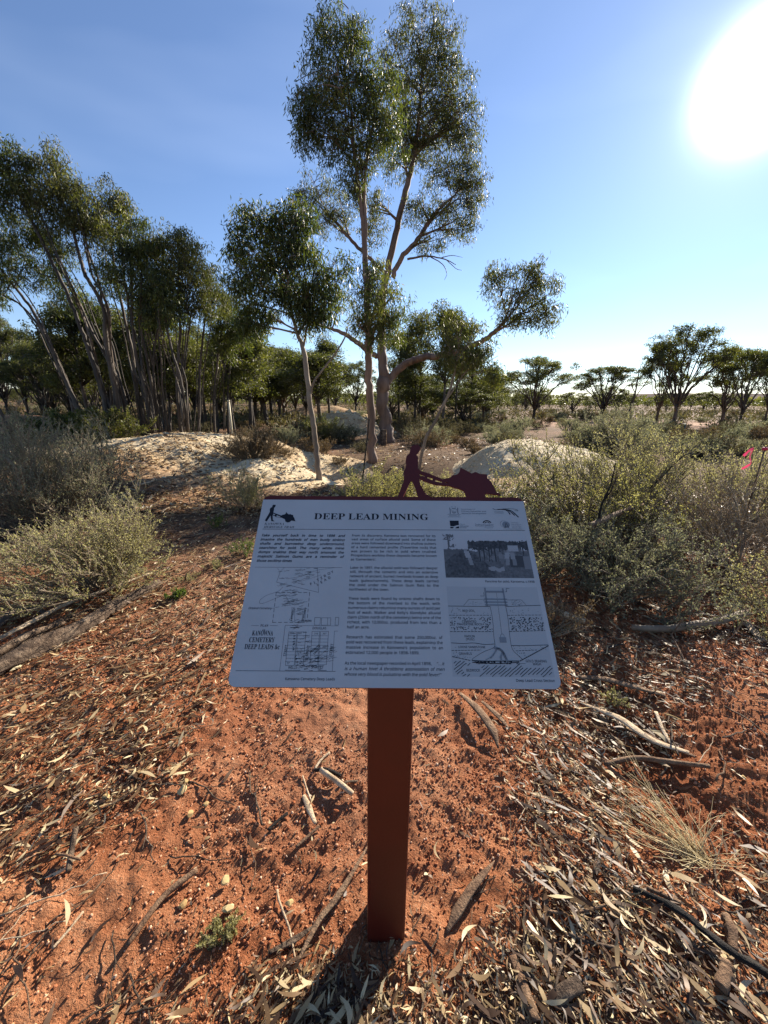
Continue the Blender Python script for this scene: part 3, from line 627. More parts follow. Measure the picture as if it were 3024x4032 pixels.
# one glyph sheet per style: every letter once, then the lines are set from the measured advances
def glyph_sheet(st, chars):
    chars = ['H'] + sorted(set(chars) - {'H', ' '})
    def lines_of(tail):
        c = bpy.data.curves.new('t', 'FONT'); c.body = '\n'.join(sty(ch + tail, st) for ch in chars); c.size = 1.0; c.space_line = 4.0; c.resolution_u = 2
        c.offset = OFF[st]; c.shear = SHEAR.get(st, 0.0)
        o = bpy.data.objects.new('t', c); col.objects.link(o); bpy.context.view_layer.update()
        me = bpy.data.meshes.new_from_object(o.evaluated_get(bpy.context.evaluated_depsgraph_get()))
        co = np.empty(len(me.vertices) * 3, np.float32); me.vertices.foreach_get('co', co); co = co.reshape(-1, 3)
        me.calc_loop_triangles(); tri = np.empty(len(me.loop_triangles) * 3, np.int32); me.loop_triangles.foreach_get('vertices', tri); tri = tri.reshape(-1, 3)
        bpy.data.objects.remove(o); bpy.data.curves.remove(c); bpy.data.meshes.remove(me)
        return co, tri
    co, tri = lines_of(''); cb, _ = lines_of('H')
    ph = 4.0
    la, lb = np.round((0.35 - co[:, 1]) / ph).astype(int), np.round((0.35 - cb[:, 1]) / ph).astype(int)
    hx = co[la == 0][:, 0].max(); out = {}
    cap = co[la == 0][:, 1].max() - co[la == 0][:, 1].min()
    for i, ch in enumerate(chars):
        k = np.where(la == i)[0]
        if not len(k): continue
        rm = np.full(len(co), -1); rm[k] = np.arange(len(k)); T = tri[(la[tri] == i).all(1)]
        V = co[k].copy(); V[:, 1] += i * ph
        out[ch] = (V[:, :2] / cap, rm[T], (cb[lb == i][:, 0].max() - hx) / cap)
    return out
sheets = {st: glyph_sheet(st, ''.join(t['s'] for t in TX if t['st'] == st)) for st in ST if any(t['st'] == st for t in TX)}
groups = {}
def set_line(t):
    sh = sheets[t['st']]; sp = 0.38; x, pos = 0.0, []
    for ch in t['s']:
        if ch == ' ': pos.append((None, x)); x += sp; continue
        pos.append((ch, x)); x += sh[ch][2] if ch in sh else 0.4
    ns = t['s'].count(' '); w = x * t['cap']; k, extra = 1.0, 0.0
    if t['width']:
        if t['fit'] == 'word':
            k = min(1.0, t['width'] / (w - ns * 0.10 * t['cap'])); k = max(k, min(1.06, t['width'] / (w + ns * 0.5 * t['cap'])))
            extra = (t['width'] / k - w) / max(ns, 1) / t['cap']
        else: k = t['width'] / w
    elif t['fit'] == 'word': k = WORDK
    t['k'] = k; n = 0; a = R(-t['rot']); bx, by = uv(t['u'], t['v']); G_ = groups.setdefault(t['grp'], Geo())
    for ch, x0 in pos:
        if ch is None: n += 1; continue
        if ch not in sh: continue
        V, T, _ = sh[ch]; c = t['cap'] / 1000
        X_, Y_ = (V[:, 0] + x0 + n * extra) * c * k, V[:, 1] * c
        G_.add(np.stack([X_ * math.cos(a) - Y_ * math.sin(a) + bx, X_ * math.sin(a) + Y_ * math.cos(a) + by, 0 * X_], -1), F3=T)
WORDK = 1.0
full = [t for t in TX if t['width'] and t['fit'] == 'word']
for t in full: set_line(t)
WORDK = sum(t['k'] for t in full) / len(full)
for t in TX:
    if t not in full: set_line(t)
for k, g in groups.items():
    geo_obj(k, g, M['ink_grey'] if k == 'partner_lettering' else M['ink'])['kind'] = 'stuff'
for pts_, w_ in (([(11.7, 89.4), (589.3, 88.2)], 0.9), ([(10.4, 179.6), (192.5, 179.3)], 0.5), ([(10.6, 382.5), (192.2, 382.5)], 0.7)):
    g = Geo(); ribbon(g, pts_, w_); geo_obj('rule_line', g, M['ink'])
lg = [[(13.3,67.8),(18.7,52.0),(21.0,45.5),(19.8,39.1),(21.0,34.5),(24.6,32.5),(23.9,29.3),(25.9,26.2),(32.0,26.6),(30.7,33.1),(28.7,34.1),(29.5,37.7),(29.0,47.0),(48.4,54.9),(50.6,52.9),(55.9,51.4),(57.7,48.4),(57.5,45.5),(58.6,45.8),(59.8,48.0),(64.7,51.8),(67.8,50.6),(70.8,52.4),(74.7,53.0),(74.8,55.9),(78.5,61.6),(80.1,66.6),(82.6,69.3),(74.3,67.7),(71.6,67.9),(69.3,71.5),(64.0,72.4),(59.4,69.9),(57.5,64.3),(49.9,60.3),(37.2,58.8),(28.4,53.6),(30.6,65.8),(35.3,69.8),(27.8,69.2),(24.1,55.1),(17.7,70.3)],
      [(29.4,49.6),(34.1,52.0),(32.7,54.4),(29.0,52.1)], [(38.8,54.1),(45.7,57.0),(46.8,59.1),(38.1,57.9),(36.3,56.0)]]
poly_obj('trail_logo', lg, M['ink'])
# partner marks: crest, swoosh, square, arcs and disc
g = Geo()
ribbon(g, [(422.1, 48.4), (452, 48.3)], 1.0)
for s in (-1, 1):
    c = 437.2
    ribbon(g, [(c + s * 9.3, 31.2), (c + s * 8.6, 36), (c + s * 8.4, 42), (c + s * 9.2, 47)], 2.2)
    ribbon(g, [(c + s * 7.5, 34), (c + s * 5.2, 37), (c + s * 5.2, 40)], 0.6)
    ribbon(g, [(c + s * 3.5, 31), (c + s * 4.6, 28.4), (c + s * 2.6, 27.2)], 0.8)
ribbon(g, [(433.8, 33.2), (440.8, 33.2)], 2.6); ribbon(g, [(433, 41.6), (433.6, 44), (437, 47), (440.6, 44), (441.4, 41.6), (433, 41.6)], 0.9); ribbon(g, [(434, 43.4), (437.4, 43), (440, 43.6)], 1.8); ribbon(g, [(434.8, 42), (434.6, 39), (435.8, 37.6)], 0.7)
geo_obj('crest_logo', g, M['ink_grey'])
g = Geo()
for k, (e, y0) in enumerate((((563, 47.2), 0.0), ((573, 49.6), -0.6), ((580.6, 54.2), -1.1))):
    P = resample([(526, 33.2 - 0.5 * k), (533, 35.6), (542, 34.8 + y0), (553 + 3 * k, 35.6 + y0 * 0.5), (560 + 5 * k, 40.2), e], 16); 
    for a, b, q in zip(P[:-1], P[1:], np.linspace(0.5, 2.4, 15)): ribbon(g, [a, b], q)
P = resample([(540, 35.4), (552, 32.6), (567, 32.6), (578, 34), (583, 37.6), (575, 37.6)], 14); ribbon(g, P, 0.9)
geo_obj('region_logo', g, M['ink'])
poly_obj('city_logo', [[(425.5, 64.9), (445.4, 64.8), (445.1, 75.8), (440, 76.6), (434, 79.2), (425.8, 78.6)], [(425.6, 80.6), (431, 80.8), (433.5, 82.4), (431, 84.2), (425.6, 84.2)], [(436, 84.2), (440, 80.2), (445.1, 79.2), (445.1, 84.1)]], M['ink'])
g = Geo()
for r, wd in ((9.4, 2.2), (5.6, 1.6)): ribbon(g, [(508.4 + r * math.cos(R(a)), 72.8 - r * 0.92 * math.sin(R(a))) for a in range(25, 160, 12)], wd)
geo_obj('lottery_logo', g, M['ink'])
poly_obj('society_logo', [[(550 + 8.3 * math.cos(R(a)), 74 + 8.3 * math.sin(R(a))) for a in range(0, 360, 20)]], M['ink_grey'])
g = Geo(); ribbon(g, [(545.6 + 8.3 * math.cos(R(a)), 72.8 + 8.6 * math.sin(R(a))) for a in range(70, 300, 15)], 0.4); ribbon(g, [(546, 83.3), (550.4, 70), (555.6, 83.3)], 0.8); ribbon(g, [(547.4, 79.5), (554.4, 79.5)], 0.6); ribbon(g, [(541.5, 85.2), (584, 85.4)], 0.4)
geo_obj('society_mark', g, M['ink'], LIFT + 0.0003)
# old photograph: tonal print, a grid of flat tones
nx, ny = 132, 72
jj, ii = np.meshgrid((np.arange(ny) + 0.5) / ny, (np.arange(nx) + 0.5) / nx, indexing='ij')
tone = 0.40 - 0.07 * jj + 0 * ii
nzp = lambda k, s: fbm(ii * k * 1.8, jj * k, 4, s)
tone = np.where(jj > 0.40 + 0.05 * nzp(5, 2), 0.10 + 0.05 * nzp(26, 3), tone)                      # far ground
tone = np.where((jj > 0.36 + 0.03 * nzp(10, 8)) & (jj < 0.43) & (ii < 0.3), 0.09, tone)
md = 0.38 + 2.9 * np.abs(ii - 0.24) ** 1.6
tone = np.where(jj > md, 0.062 + 0.06 * nzp(30, 4), tone)                                          # spoil heap
cn = (jj > 0.155 + 0.05 * nzp(16, 5) + 0.02 * np.abs(ii - .7)) & (jj < 0.36 + 0.10 * nzp(22, 6)) & (ii > 0.29 + 0.03 * nzp(9, 11))
tone = np.where(cn, 0.042 + 0.05 * nzp(34, 7), tone)                                               # bough shed roof
sh = (jj >= 0.34) & (jj < 0.62) & (ii > 0.40) & (ii < 0.92)
tone = np.where(sh & ~cn, 0.12 + 0.10 * nzp(24, 9), tone)
for u in (0.42, 0.47, 0.53, 0.56, 0.60, 0.66, 0.93): tone = np.where((np.abs(ii - u + 0.02 * (jj - .4)) < 0.007) & (jj > 0.25) & (jj < 0.64), 0.03, tone)
tone = np.where((ii > 0.755) & (ii < 0.88) & (jj > 0.27) & (jj < 0.40), 0.30 + 0.05 * np.sin(jj * 190), tone)    # iron tank
tone = np.where((ii > 0.76) & (ii < 0.93) & (jj > 0.50) & (jj < 0.76), 0.045, tone)
tone = np.where((ii > 0.92) & (jj > 0.52) & (jj < 0.80), 0.16, tone)
tone = np.where((np.abs(jj - 0.82 - 0.1 * nzp(8, 12)) < 0.05) & (ii > 0.50) & (ii < 0.68), 0.24, tone)           # wet pans
tone = np.where((ii > 0.55) & (jj > 0.80 + 0.9 * np.abs(ii - 0.83) ** 1.3), 0.10 + 0.06 * nzp(34, 14), tone)
def fig(cx, cy, s, c, lean=0.0):
    global tone
    hd = ((ii - cx - lean * 0.18 * s) / (0.022 * s)) ** 2 + ((jj - cy) / (0.04 * s)) ** 2 < 1
    bd = (np.abs(ii - cx + lean * (jj - cy - 0.12 * s)) < 0.032 * s) & (jj > cy + 0.03 * s) & (jj < cy + 0.19 * s)
    lgm = (np.abs(ii - cx - 0.01 + lean * (jj - cy - 0.12 * s)) < 0.024 * s) & (jj >= cy + 0.19 * s) & (jj < cy + 0.36 * s)
    tone = np.where(hd, c * 0.8, tone); tone = np.where(bd, c, tone); tone = np.where(lgm, c * 0.75, tone)
fig(0.275, 0.38, 0.95, 0.27, -0.12); fig(0.735, 0.40, 0.9, 0.26, 0.1); fig(0.80, 0.42, 0.85, 0.22); fig(0.57, 0.50, 0.6, 0.15); fig(0.66, 0.44, 0.7, 0.17)
tone = np.where((np.abs(ii - 0.045 - 0.02 * np.sin(jj * 7)) < 0.010) & (jj < 0.5), 0.09, tone)
tr = ((np.hypot((ii - 0.06) / 0.075, (jj - 0.07) / 0.10) < 1) | (np.hypot((ii - 0.10) / 0.05, (jj - 0.27) / 0.05) < 1)) & (nzp(40, 15) > -0.02)
tone = np.where(tr, 0.10, tone)
tone = np.clip(tone, 0.02, 0.5)
gx, gy = np.meshgrid(np.linspace(407, 588.9, nx + 1), np.linspace(98.8, 199.7, ny + 1))
Vp = np.stack([(gx - 300) / 1000, (410 - gy) / 1000, np.zeros_like(gx)], -1).reshape(-1, 3)
me = mesh_raw('photograph_print', Vp, grid_faces(nx + 1, ny + 1)[:, ::-1], rnd=tone.ravel())
m, n, l, p = mat('halftone_print'); a = n.new('ShaderNodeAttribute'); a.attribute_name = 'rnd'; l.new(a.outputs['Fac'], p.inputs['Base Color']); p.inputs['Roughness'].default_value = 0.45
child('photograph_print', me, m, panel, Matrix.Translation((0, 0, LIFT - 0.0009)))
# map linework
g = Geo(); rs = random.Random(4)
ribbon(g, [(64.6, 189.6), (60.3, 212.3), (147.9, 233.4), (141, 182.1)], 0.45); ribbon(g, [(64.6, 189.6), (72, 179.8)], 0.4); ribbon(g, [(64.6, 189.6), (57, 181)], 0.3)
P = resample([(75, 222), (66, 232), (45, 240), (33, 250), (34, 257), (42, 256), (62, 247), (80, 240), (90, 252)], 30); ribbon(g, P, 0.4)
P = resample([(80, 205), (110, 199), (140, 186), (175, 180)], 14); ribbon(g, P, 0.35); P = resample([(95, 215), (125, 205), (150, 196)], 10); ribbon(g, P, 0.3)
def dash(a, b, L=7, gap=4, wd=0.7):
    a, b = np.array(a, float), np.array(b, float); D = np.hypot(*(b - a)); d = (b - a) / D; s = 0
    while s < D: ribbon(g, [a + d * s, a + d * min(D, s + L)], wd); s += L + gap
for a, b in (((62.8, 234.3), (130.1, 233.9)), ((130.1, 233.9), (131, 293.6)), ((64.5, 294.3), (131, 293.6)), ((62.8, 234.3), (64.5, 294.3))): dash(a, b)
ribbon(g, [(58.5, 267.2), (73, 263.5)], 0.4)
def scr(u, v, L, hgt=2.0, tilt=-0.15):      # illegible handwriting
    P = [(u + L * t / 9 + rs.uniform(-.3, .3), v + tilt * L * t / 9 + rs.uniform(-hgt, hgt) / 2) for t in range(10)]
    ribbon(g, P, 0.42)
for k in range(26): scr(rs.uniform(58, 120), rs.uniform(184, 222), rs.uniform(7, 16))
for k in range(8): scr(rs.uniform(118, 140), rs.uniform(182, 202), rs.uniform(6, 12))
for k in range(14): scr(rs.uniform(50, 100), rs.uniform(228, 243), rs.uniform(8, 14))
for k in range(22): scr(rs.uniform(72, 112), rs.uniform(246, 262), rs.uniform(8, 16))
for k in range(14): scr(rs.uniform(104, 116), rs.uniform(262, 296), rs.uniform(6, 12))
for k in range(6): scr(rs.uniform(98, 112), rs.uniform(300, 306), rs.uniform(10, 18))
for k in range(34): scr(rs.uniform(117, 136), rs.uniform(312, 380), rs.uniform(6, 12))
for k in range(24): scr(rs.uniform(150, 182), rs.uniform(338, 366), rs.uniform(8, 16))
for k in range(18): scr(rs.uniform(130, 160), rs.uniform(362, 382), rs.uniform(6, 12))
ribbon(g, [(98, 265), (101, 292), (107, 292), (104, 265)], 0.35, True); ribbon(g, [(120, 266), (122, 290), (127, 290), (125, 266)], 0.35, True)
for q in ([(145.3, 284.4), (156.4, 284.3), (156.6, 298.9), (145.6, 298.9)], [(158.4, 284.7), (176.6, 284.7), (177.1, 298.8), (159.2, 298.9)], [(185.7, 283.8), (192.2, 283.8), (192.1, 298.7), (185.7, 298.7)],
          [(98.4, 312.2), (113.5, 312.1), (115.9, 372.7), (99.8, 372.8)], [(115.1, 312.1), (131, 312.1), (132.5, 372.7), (117.5, 372.7)], [(142.7, 310.8), (157, 310.8), (158.5, 371.6), (144.8, 372.7)], [(159, 310.8), (174.1, 310.7), (174.8, 371.1), (160.3, 371.6)]): ribbon(g, q, 0.5, True)
ribbon(g, [(170.5, 284.7), (171, 298.8)], 0.4)
for k in range(9):
    v = 319 + 5.9 * k
    for a, b in ((98.8, 114), (115.4, 132), (143, 157.6), (159.4, 174.4)): ribbon(g, [(a, v), (b, v)], 0.4)
ribbon(g, [(112.7, 300.1), (89.7, 299.8), (90.6, 381.8)], 0.45); ribbon(g, [(192, 310), (185.4, 310.3), (186.5, 382.4)], 0.45); ribbon(g, [(112.7, 300.1), (141, 300.1), (192, 300.2)], 0.4)
ribbon(g, [(24.6, 300.7), (39, 300.6)], 0.4); ribbon(g, [(60, 300.5), (75.8, 300.4)], 0.4); ribbon(g, [(119, 292.6), (140, 292.4)], 0.5)
P = resample([(118, 340), (122, 355), (130, 368), (142, 376), (150, 366), (165, 352), (176, 342)], 20); ribbon(g, P, 0.35)
ribbon(g, [(100, 381), (128, 381)], 0.6); ribbon(g, [(160, 381), (176, 381)], 0.6)
geo_obj('map_linework', g, M['ink'], LIFT + 0.0002)
# cross-section drawing: tinted ground and linework
M['diagram'] = plain('pale_diagram_tint', (0.34, 0.35, 0.35), 0.4, 0.5)
poly_obj('diagram_tint', [[(407, 218.6), (590.4, 219.2), (590.6, 390), (405.6, 390)]], M['diagram'], LIFT - 0.0003)
g = Geo()
ribbon(g, [(407.2, 259.5), (490, 259.9)], 0.9); ribbon(g, [(521.5, 259.7), (590.6, 256.6)], 0.9)
ribbon(g, resample([(490.3, 260.2), (491.5, 280), (491, 300), (489.5, 320), (489.6, 334), (484, 340), (470, 345), (458, 351), (446, 358), (443, 362)], 24), 0.6)
ribbon(g, resample([(521.2, 260.1), (522, 280), (521, 300), (520, 320), (520.4, 337), (524, 346), (533, 355), (537, 361)], 20), 0.6)
def gd(a, b, L, gap, wd):
    dash(a, b, L, gap, wd)
gd((407.5, 277.9), (489, 277.3), 4.5, 2.2, 0.8); gd((522.5, 277.3), (590, 276.1), 4.5, 2.2, 0.8); gd((407.1, 309.6), (489, 309), 4.5, 2.2, 1.0); gd((521, 308.4), (589.4, 306.3), 4.5, 2.2, 1.0)
ribbon(g, resample([(407.5, 330.5), (430, 331.5), (450, 330.4), (470, 333), (489, 332)], 14), 0.9); ribbon(g, [(520.6, 334.6), (545, 334.8), (570, 333.8), (590, 333)], 0.9)
gd((407.4, 344.4), (462, 343.2), 4, 2, 0.9); gd((527, 344.2), (568, 342.4), 4, 2, 0.8)
gd((407.5, 355.3), (441.2, 362.1), 4, 1.8, 1.2); gd((531.9, 362.3), (590.2, 334.5), 3, 1.6, 1.6)
for k in range(2): ribbon(g, resample([(444, 362 + 3 * k), (470, 363 + 3.4 * k), (500, 362.6 + 4 * k), (530, 362.4 + 2 * k)], 12), 1.5)
for k in range(70): 
    u, v = rs.uniform(446, 522), rs.uniform(362.5, 367.5); ribbon(g, [(u, v), (u + rs.uniform(1.5, 3), v + rs.uniform(-.6, .6))], 1.1)
for k in range(42):
    u, v = rs.choice((rs.uniform(409, 430), rs.uniform(409, 488), rs.uniform(524, 588))), rs.uniform(263, 275); ribbon(g, [(u, v), (u + 0.7, v)], 0.7)
def blocked(u, v): return 418 < u < 473 and 286 < v < 299
for k in range(330):
    u = rs.choice((rs.uniform(408, 488), rs.uniform(524, 588))); v = rs.uniform(281, 306)
    if blocked(u, v): continue
    L = rs.uniform(0.9, 2.2); a = rs.uniform(0, 3.1); ribbon(g, [(u, v), (u + L * math.cos(a), v + L * .6 * math.sin(a))], 1.25)
for k in range(34):
    u, v = rs.choice((rs.uniform(409, 480), rs.uniform(524, 585))), rs.uniform(335, 342); 
    if not (418 < u < 472): ribbon(g, [(u, v), (u + 0.7, v)], 0.7)
for k in range(60):
    u, v = rs.choice((rs.uniform(409, 440), rs.uniform(528, 545))), rs.uniform(346, 358)
    if not (418 < u < 446 and v < 353): ribbon(g, [(u, v), (u + 0.6, v)], 0.6)
for k in range(34):                          # bedrock hatching
    u0 = 408 + k * 7.6 - 60
    P = [(u0 + t * 46 + rs.uniform(-.5, .5), 389.5 - t * 34 + rs.uniform(-.5, .5)) for t in np.linspace(0, 1, 10)]
    def okp(q):
        u, v = q
        top = 356.5 + (u - 407) * 0.2 if u < 446 else (369.5 if u < 528 else 366 - (u - 528) * 0.47)
        return 406.5 < u < 589.5 and v > top + 1 and v < 389.5 and not (428 < u < 459 and 374 < v < 383) and not (538 < u < 585 and 358 < v < 371.5)
    for a, b in zip(P[:-1], P[1:]):
        if okp(a) and okp(b): ribbon(g, [a, b], 1.1)
ribbon(g, [(525, 367), (541, 366.6)], 0.5); ribbon(g, [(528, 365.6), (524.5, 367), (528, 368.4)], 0.5)
ribbon(g, [(506.5, 230), (505.5, 313)], 0.4); ribbon(g, [(502, 319), (503, 315), (506, 313), (509, 315), (509.6, 319)], 0.4)
ribbon(g, [(438.1, 258.2), (449.5, 245.6), (482.2, 245.4)], 0.5); ribbon(g, [(526, 246.3), (554.2, 246.1), (562.1, 256.4)], 0.5)
for k in range(40):
    u = rs.choice((rs.uniform(446, 480), rs.uniform(528, 553))); v = rs.uniform(247.5, 257); ribbon(g, [(u, v), (u + rs.uniform(1, 3), v + rs.uniform(-1, 1))], 0.35)
ribbon(g, [(473, 238.5), (481, 238.5), (481, 231)], 0.6); ribbon(g, [(524, 229.5), (527.5, 229.5), (527.5, 222.3), (534, 222.3)], 0.6)
geo_obj('diagram_linework', g, M['ink'], LIFT + 0.0002)
g = Geo()
ribbon(g, [(484.5, 222), (484, 259)], 3.0); ribbon(g, [(520.5, 223), (521.5, 259)], 3.0); ribbon(g, [(484.5, 229.5), (521, 229.5)], 4.0)
for v in (245, 251, 257): ribbon(g, [(481, v), (525, v)], 2.6)
geo_obj('windlass_drawing', g, M['ink_grey'], LIFT + 0.0005); g = Geo(); ribbon(g, [(502.6, 324.5), (509.2, 324.5)], 10); geo_obj('bucket_drawing', g, M['ink_grey'], LIFT + 0.0005); g = Geo()
P = resample([(491, 340.5), (497, 341), (502, 346), (505, 353), (508, 361.5)], 12); ribbon(g, P, 4.2); ribbon(g, [(488.8, 339), (491.6, 341.2)], 5.5); ribbon(g, [(490, 344), (484, 352), (478, 357.5)], 2.6); ribbon(g, [(480, 355.5), (468.6, 361)], 1.2); ribbon(g, [(501, 349), (497, 356), (498, 362)], 3.4)
geo_obj('miner_drawing', g, M['ink_grey'], LIFT + 0.0005)

# ------------------------------------------------------------------ trees
def pix_r(px_w, Y, py=900):                  # width in picture units -> half width in metres at distance Y
    return px_w * K / 1560.0 * Y * 0.5 * 1.02
def clump_geo(c, rad, seed, k, per, L, Wd, sig, anchors, droop=0.9):
    """sub-clusters of hanging leaves through an ellipsoid, twigs that carry them"""
    g = np.random.default_rng(seed)
    d = g.normal(size=(k, 3)); d /= np.linalg.norm(d, axis=1)[:, None]
    rr = g.random(k) ** 0.42
    lump = 1 + 0.16 * np.clip(g.normal(size=(k, 1)), -1.6, 1.6)
    S = c + d * rr[:, None] * lump * rad
    # twigs: from the closest of the anchor points
    A = np.asarray(anchors)
    j = np.argmin(((S[:, None] - A[None]) ** 2).sum(-1) + 0.6 * np.maximum(A[None, :, 2] - S[:, None, 2], 0) ** 2, axis=1)
    Vt, Ft, P = twigs(A[j], S, 0.012 * max(rad) ** 0.6, 0.004, 0.10, 3, seed)
    n = g.poisson(per, k)
    ci = np.repeat(np.arange(k), n)
    base = S[ci] + np.clip(g.normal(size=(len(ci), 3)), -1.7, 1.7) * sig * np.array([0.85, 0.85, 0.5]); base[:, 2] += sig * g.uniform(-1.9, 0.6, len(ci)) * (0.6 if droop > 0.5 else 0.2)
    D = g.normal(size=(len(ci), 3)) * np.array([0.55, 0.55, 0.45]) + np.array([0, 0, -droop])
    LL = L * g.uniform(0.6, 1.25, len(ci))
    V, F = leaves(base, D, LL, Wd * g.uniform(0.7, 1.2, len(ci)), seed)
    tone = np.clip(g.normal(0.45, 0.2, k)[ci] + g.normal(0, 0.13, len(ci)), 0, 1)
    return (Vt, Ft), (V, F, np.concatenate([tone, tone]))
def bez(a, b, c_, n=9):
    t = np.linspace(0, 1, n)[:, None]; return a * (1 - t) ** 2 + 2 * c_ * t * (1 - t) + b * t ** 2
def tree(name, label, Yd, trunks, clumps, bark, leaf, L=0.10, Wd=0.02, dens=1.0, group=None, base_px=None, seed=0, cat='tree', sides=10, twigk=1.0):
    """trunks: [(points [(px, py[, dY])...], [widths in px])]; the first starts on the ground.  clumps: [(px, py, rx, ry, trunk index[, dY])]"""
    bx, by = trunks[0][0][0][:2]
    if base_px is None: b0 = gnd(bx, by)
    else: b0 = at(base_px[0], base_px[1], Yd); b0[2] = float(surf(b0[0], b0[1]))
    Y0 = b0[1] if Yd is None else Yd
    t = thing(name, label, cat, b0, group)
    lines = []
    for i, (pts, ws) in enumerate(trunks):
        P = np.array([at(q[0], q[1], Y0 + (q[2] if len(q) > 2 else 0)) for q in pts])
        if i == 0: P[0] = b0 - np.array([0, 0, 0.12])
        n = max(10, len(pts) * 5)
        Q = resample(P, n)
        wsr = np.interp(np.linspace(0, 1, n), np.linspace(0, 1, len(ws)), ws)
        rad = pix_r(wsr, Y0)
        Q[1:-1] += np.random.default_rng(seed + i).normal(0, 1, (n - 2, 3)) * rad[1:-1, None] * 0.16
        if i == 0: rad = rad * (1 + 0.45 * np.exp(-np.linspace(0, 1, n) * n * 0.7))
        V, F4, F3 = tube(Q, rad, sides if i == 0 else max(6, sides - 2), 0.07, seed + i)
        g = Geo(); g.add(V, F4, F3)
        ob('trunk' if i == 0 else 'limb', g.mesh('trunk', True, b0), bark, t)
        lines.append((Q, rad))
    for ci, cl in enumerate(clumps):
        px, py, rx, ry, ti = cl[:5]; dY = cl[5] if len(cl) > 5 else 0
        c = at(px, py, Y0 + dY); dist = np.linalg.norm(c - CP)
        u = K / 1560.0 * (c[1] - 0) * 1.0
        sec = np.dot(c - CP, CR @ np.array([0, 0, -1.0])) / c[1]
        rad = np.array([rx * u * sec, min(rx, ry) * u * sec * 0.9, ry * u * sec])
        Q, rr = lines[ti]
        zc = c[2] - rad[2] * 0.6
        cost = np.linalg.norm(Q - c, axis=1) + 1.5 * np.maximum(Q[:, 2] - zc, 0) + 0.02 * np.arange(len(Q))[::-1] / len(Q)
        # start where the limb would leave: below the clump
        s = int(np.argmin(np.abs(np.linalg.norm(Q - c, axis=1) - max(rad) * 1.1) + 2.0 * np.maximum(Q[:, 2] - zc, 0)))
        a = Q[s]
        gb, gl = Geo(), Geo()
        top = c + np.array([0, 0, rad[2] * 0.45])
        mid = (a + top) / 2 + (a - c) * np.array([0.25, 0.25, 0]) * -0.5
        B = bez(a, top, mid, 9)
        r0 = min(rr[s] * 0.6, 0.05 * max(rad) ** 0.7 + 0.012)
        V, F4, F3 = tube(B, np.linspace(r0, 0.006, 9), 6, 0.05, seed + ci); gb.add(V, F4, F3)
        anch = [B[3:]]
        sg_ = np.random.default_rng(seed * 31 + ci)
        for q in range(5):                  # secondary boughs inside the clump
            d = sg_.normal(size=3); d[2] = abs(d[2]) * 0.8; d /= np.linalg.norm(d)
            e = c + d * rad * 0.75; s2 = B[sg_.integers(2, 6)]
            B2 = bez(s2, e, (s2 + e) / 2 + np.array([0, 0, -0.08]) * max(rad), 6)
            V, F4, F3 = tube(B2, np.linspace(r0 * 0.55, 0.004, 6), 5, 0, 0); gb.add(V, F4, F3); anch.append(B2[2:])
        vol = rad[0] * rad[2]
        k = int(max(10, 82 * vol ** 0.8 * dens * twigk)); 
        per = 47 / twigk * (0.002 / (L * Wd)) ** 0.9
        tw, lv = clump_geo(c, rad, seed * 100 + ci, k, per, L, Wd, 0.10 * (max(rad) ** 0.5) + 0.04, np.concatenate(anch))
        gb.add(*tw); gl.add(lv[0], F3=lv[1], r=lv[2])
        br = ob('branch', gb.mesh('branch', True, b0), bark, t)
        ob('leaf_clump', gl.mesh('leaf_clump', False, b0), leaf, br)['kind'] = 'stuff'
    return t

# front slender salmon gum whose crown is the left half of the high top
tree('salmon_gum', 'slender pink-barked gum behind the sign, bare straight trunk and tall left-hand top crown', None,
     [([(803, 995), (802, 930), (799, 850), (797, 790), (796, 740), (793, 640), (788, 540), (784, 480), (775, 410), (768, 350), (762, 280), (750, 180)], [18, 16.5, 15, 14, 14, 12, 10, 9, 7, 6, 4.5, 2]),
      ([(788, 545), (790, 490), (787, 420), (790, 360), (800, 300), (815, 220)], [7, 7, 6, 5, 4, 2])],
     [(735, 95, 62, 78, 0), (690, 180, 52, 75, 0), (738, 225, 70, 90, 0), (680, 255, 44, 58, 0), (790, 185, 56, 88, 1), (795, 285, 52, 60, 1), (722, 320, 36, 42, 0), (760, 392, 42, 40, 0), (655, 215, 30, 60, 0), (665, 285, 34, 36, 0), (700, 60, 34, 36, 0), (770, 70, 30, 40, 0), (830, 215, 46, 70, 1), (835, 300, 46, 46, 1), (770, 345, 46, 40, 1),
      (822, 640, 62, 66, 0, -0.2), (800, 590, 42, 44, 0), (812, 705, 64, 46, 0, -0.25), (850, 690, 34, 50, 0, 0.1), (775, 690, 26, 36, 0)],
     M['bark_pink'], M['leaf'], L=0.10, Wd=0.019, dens=1.1, seed=3, sides=12)
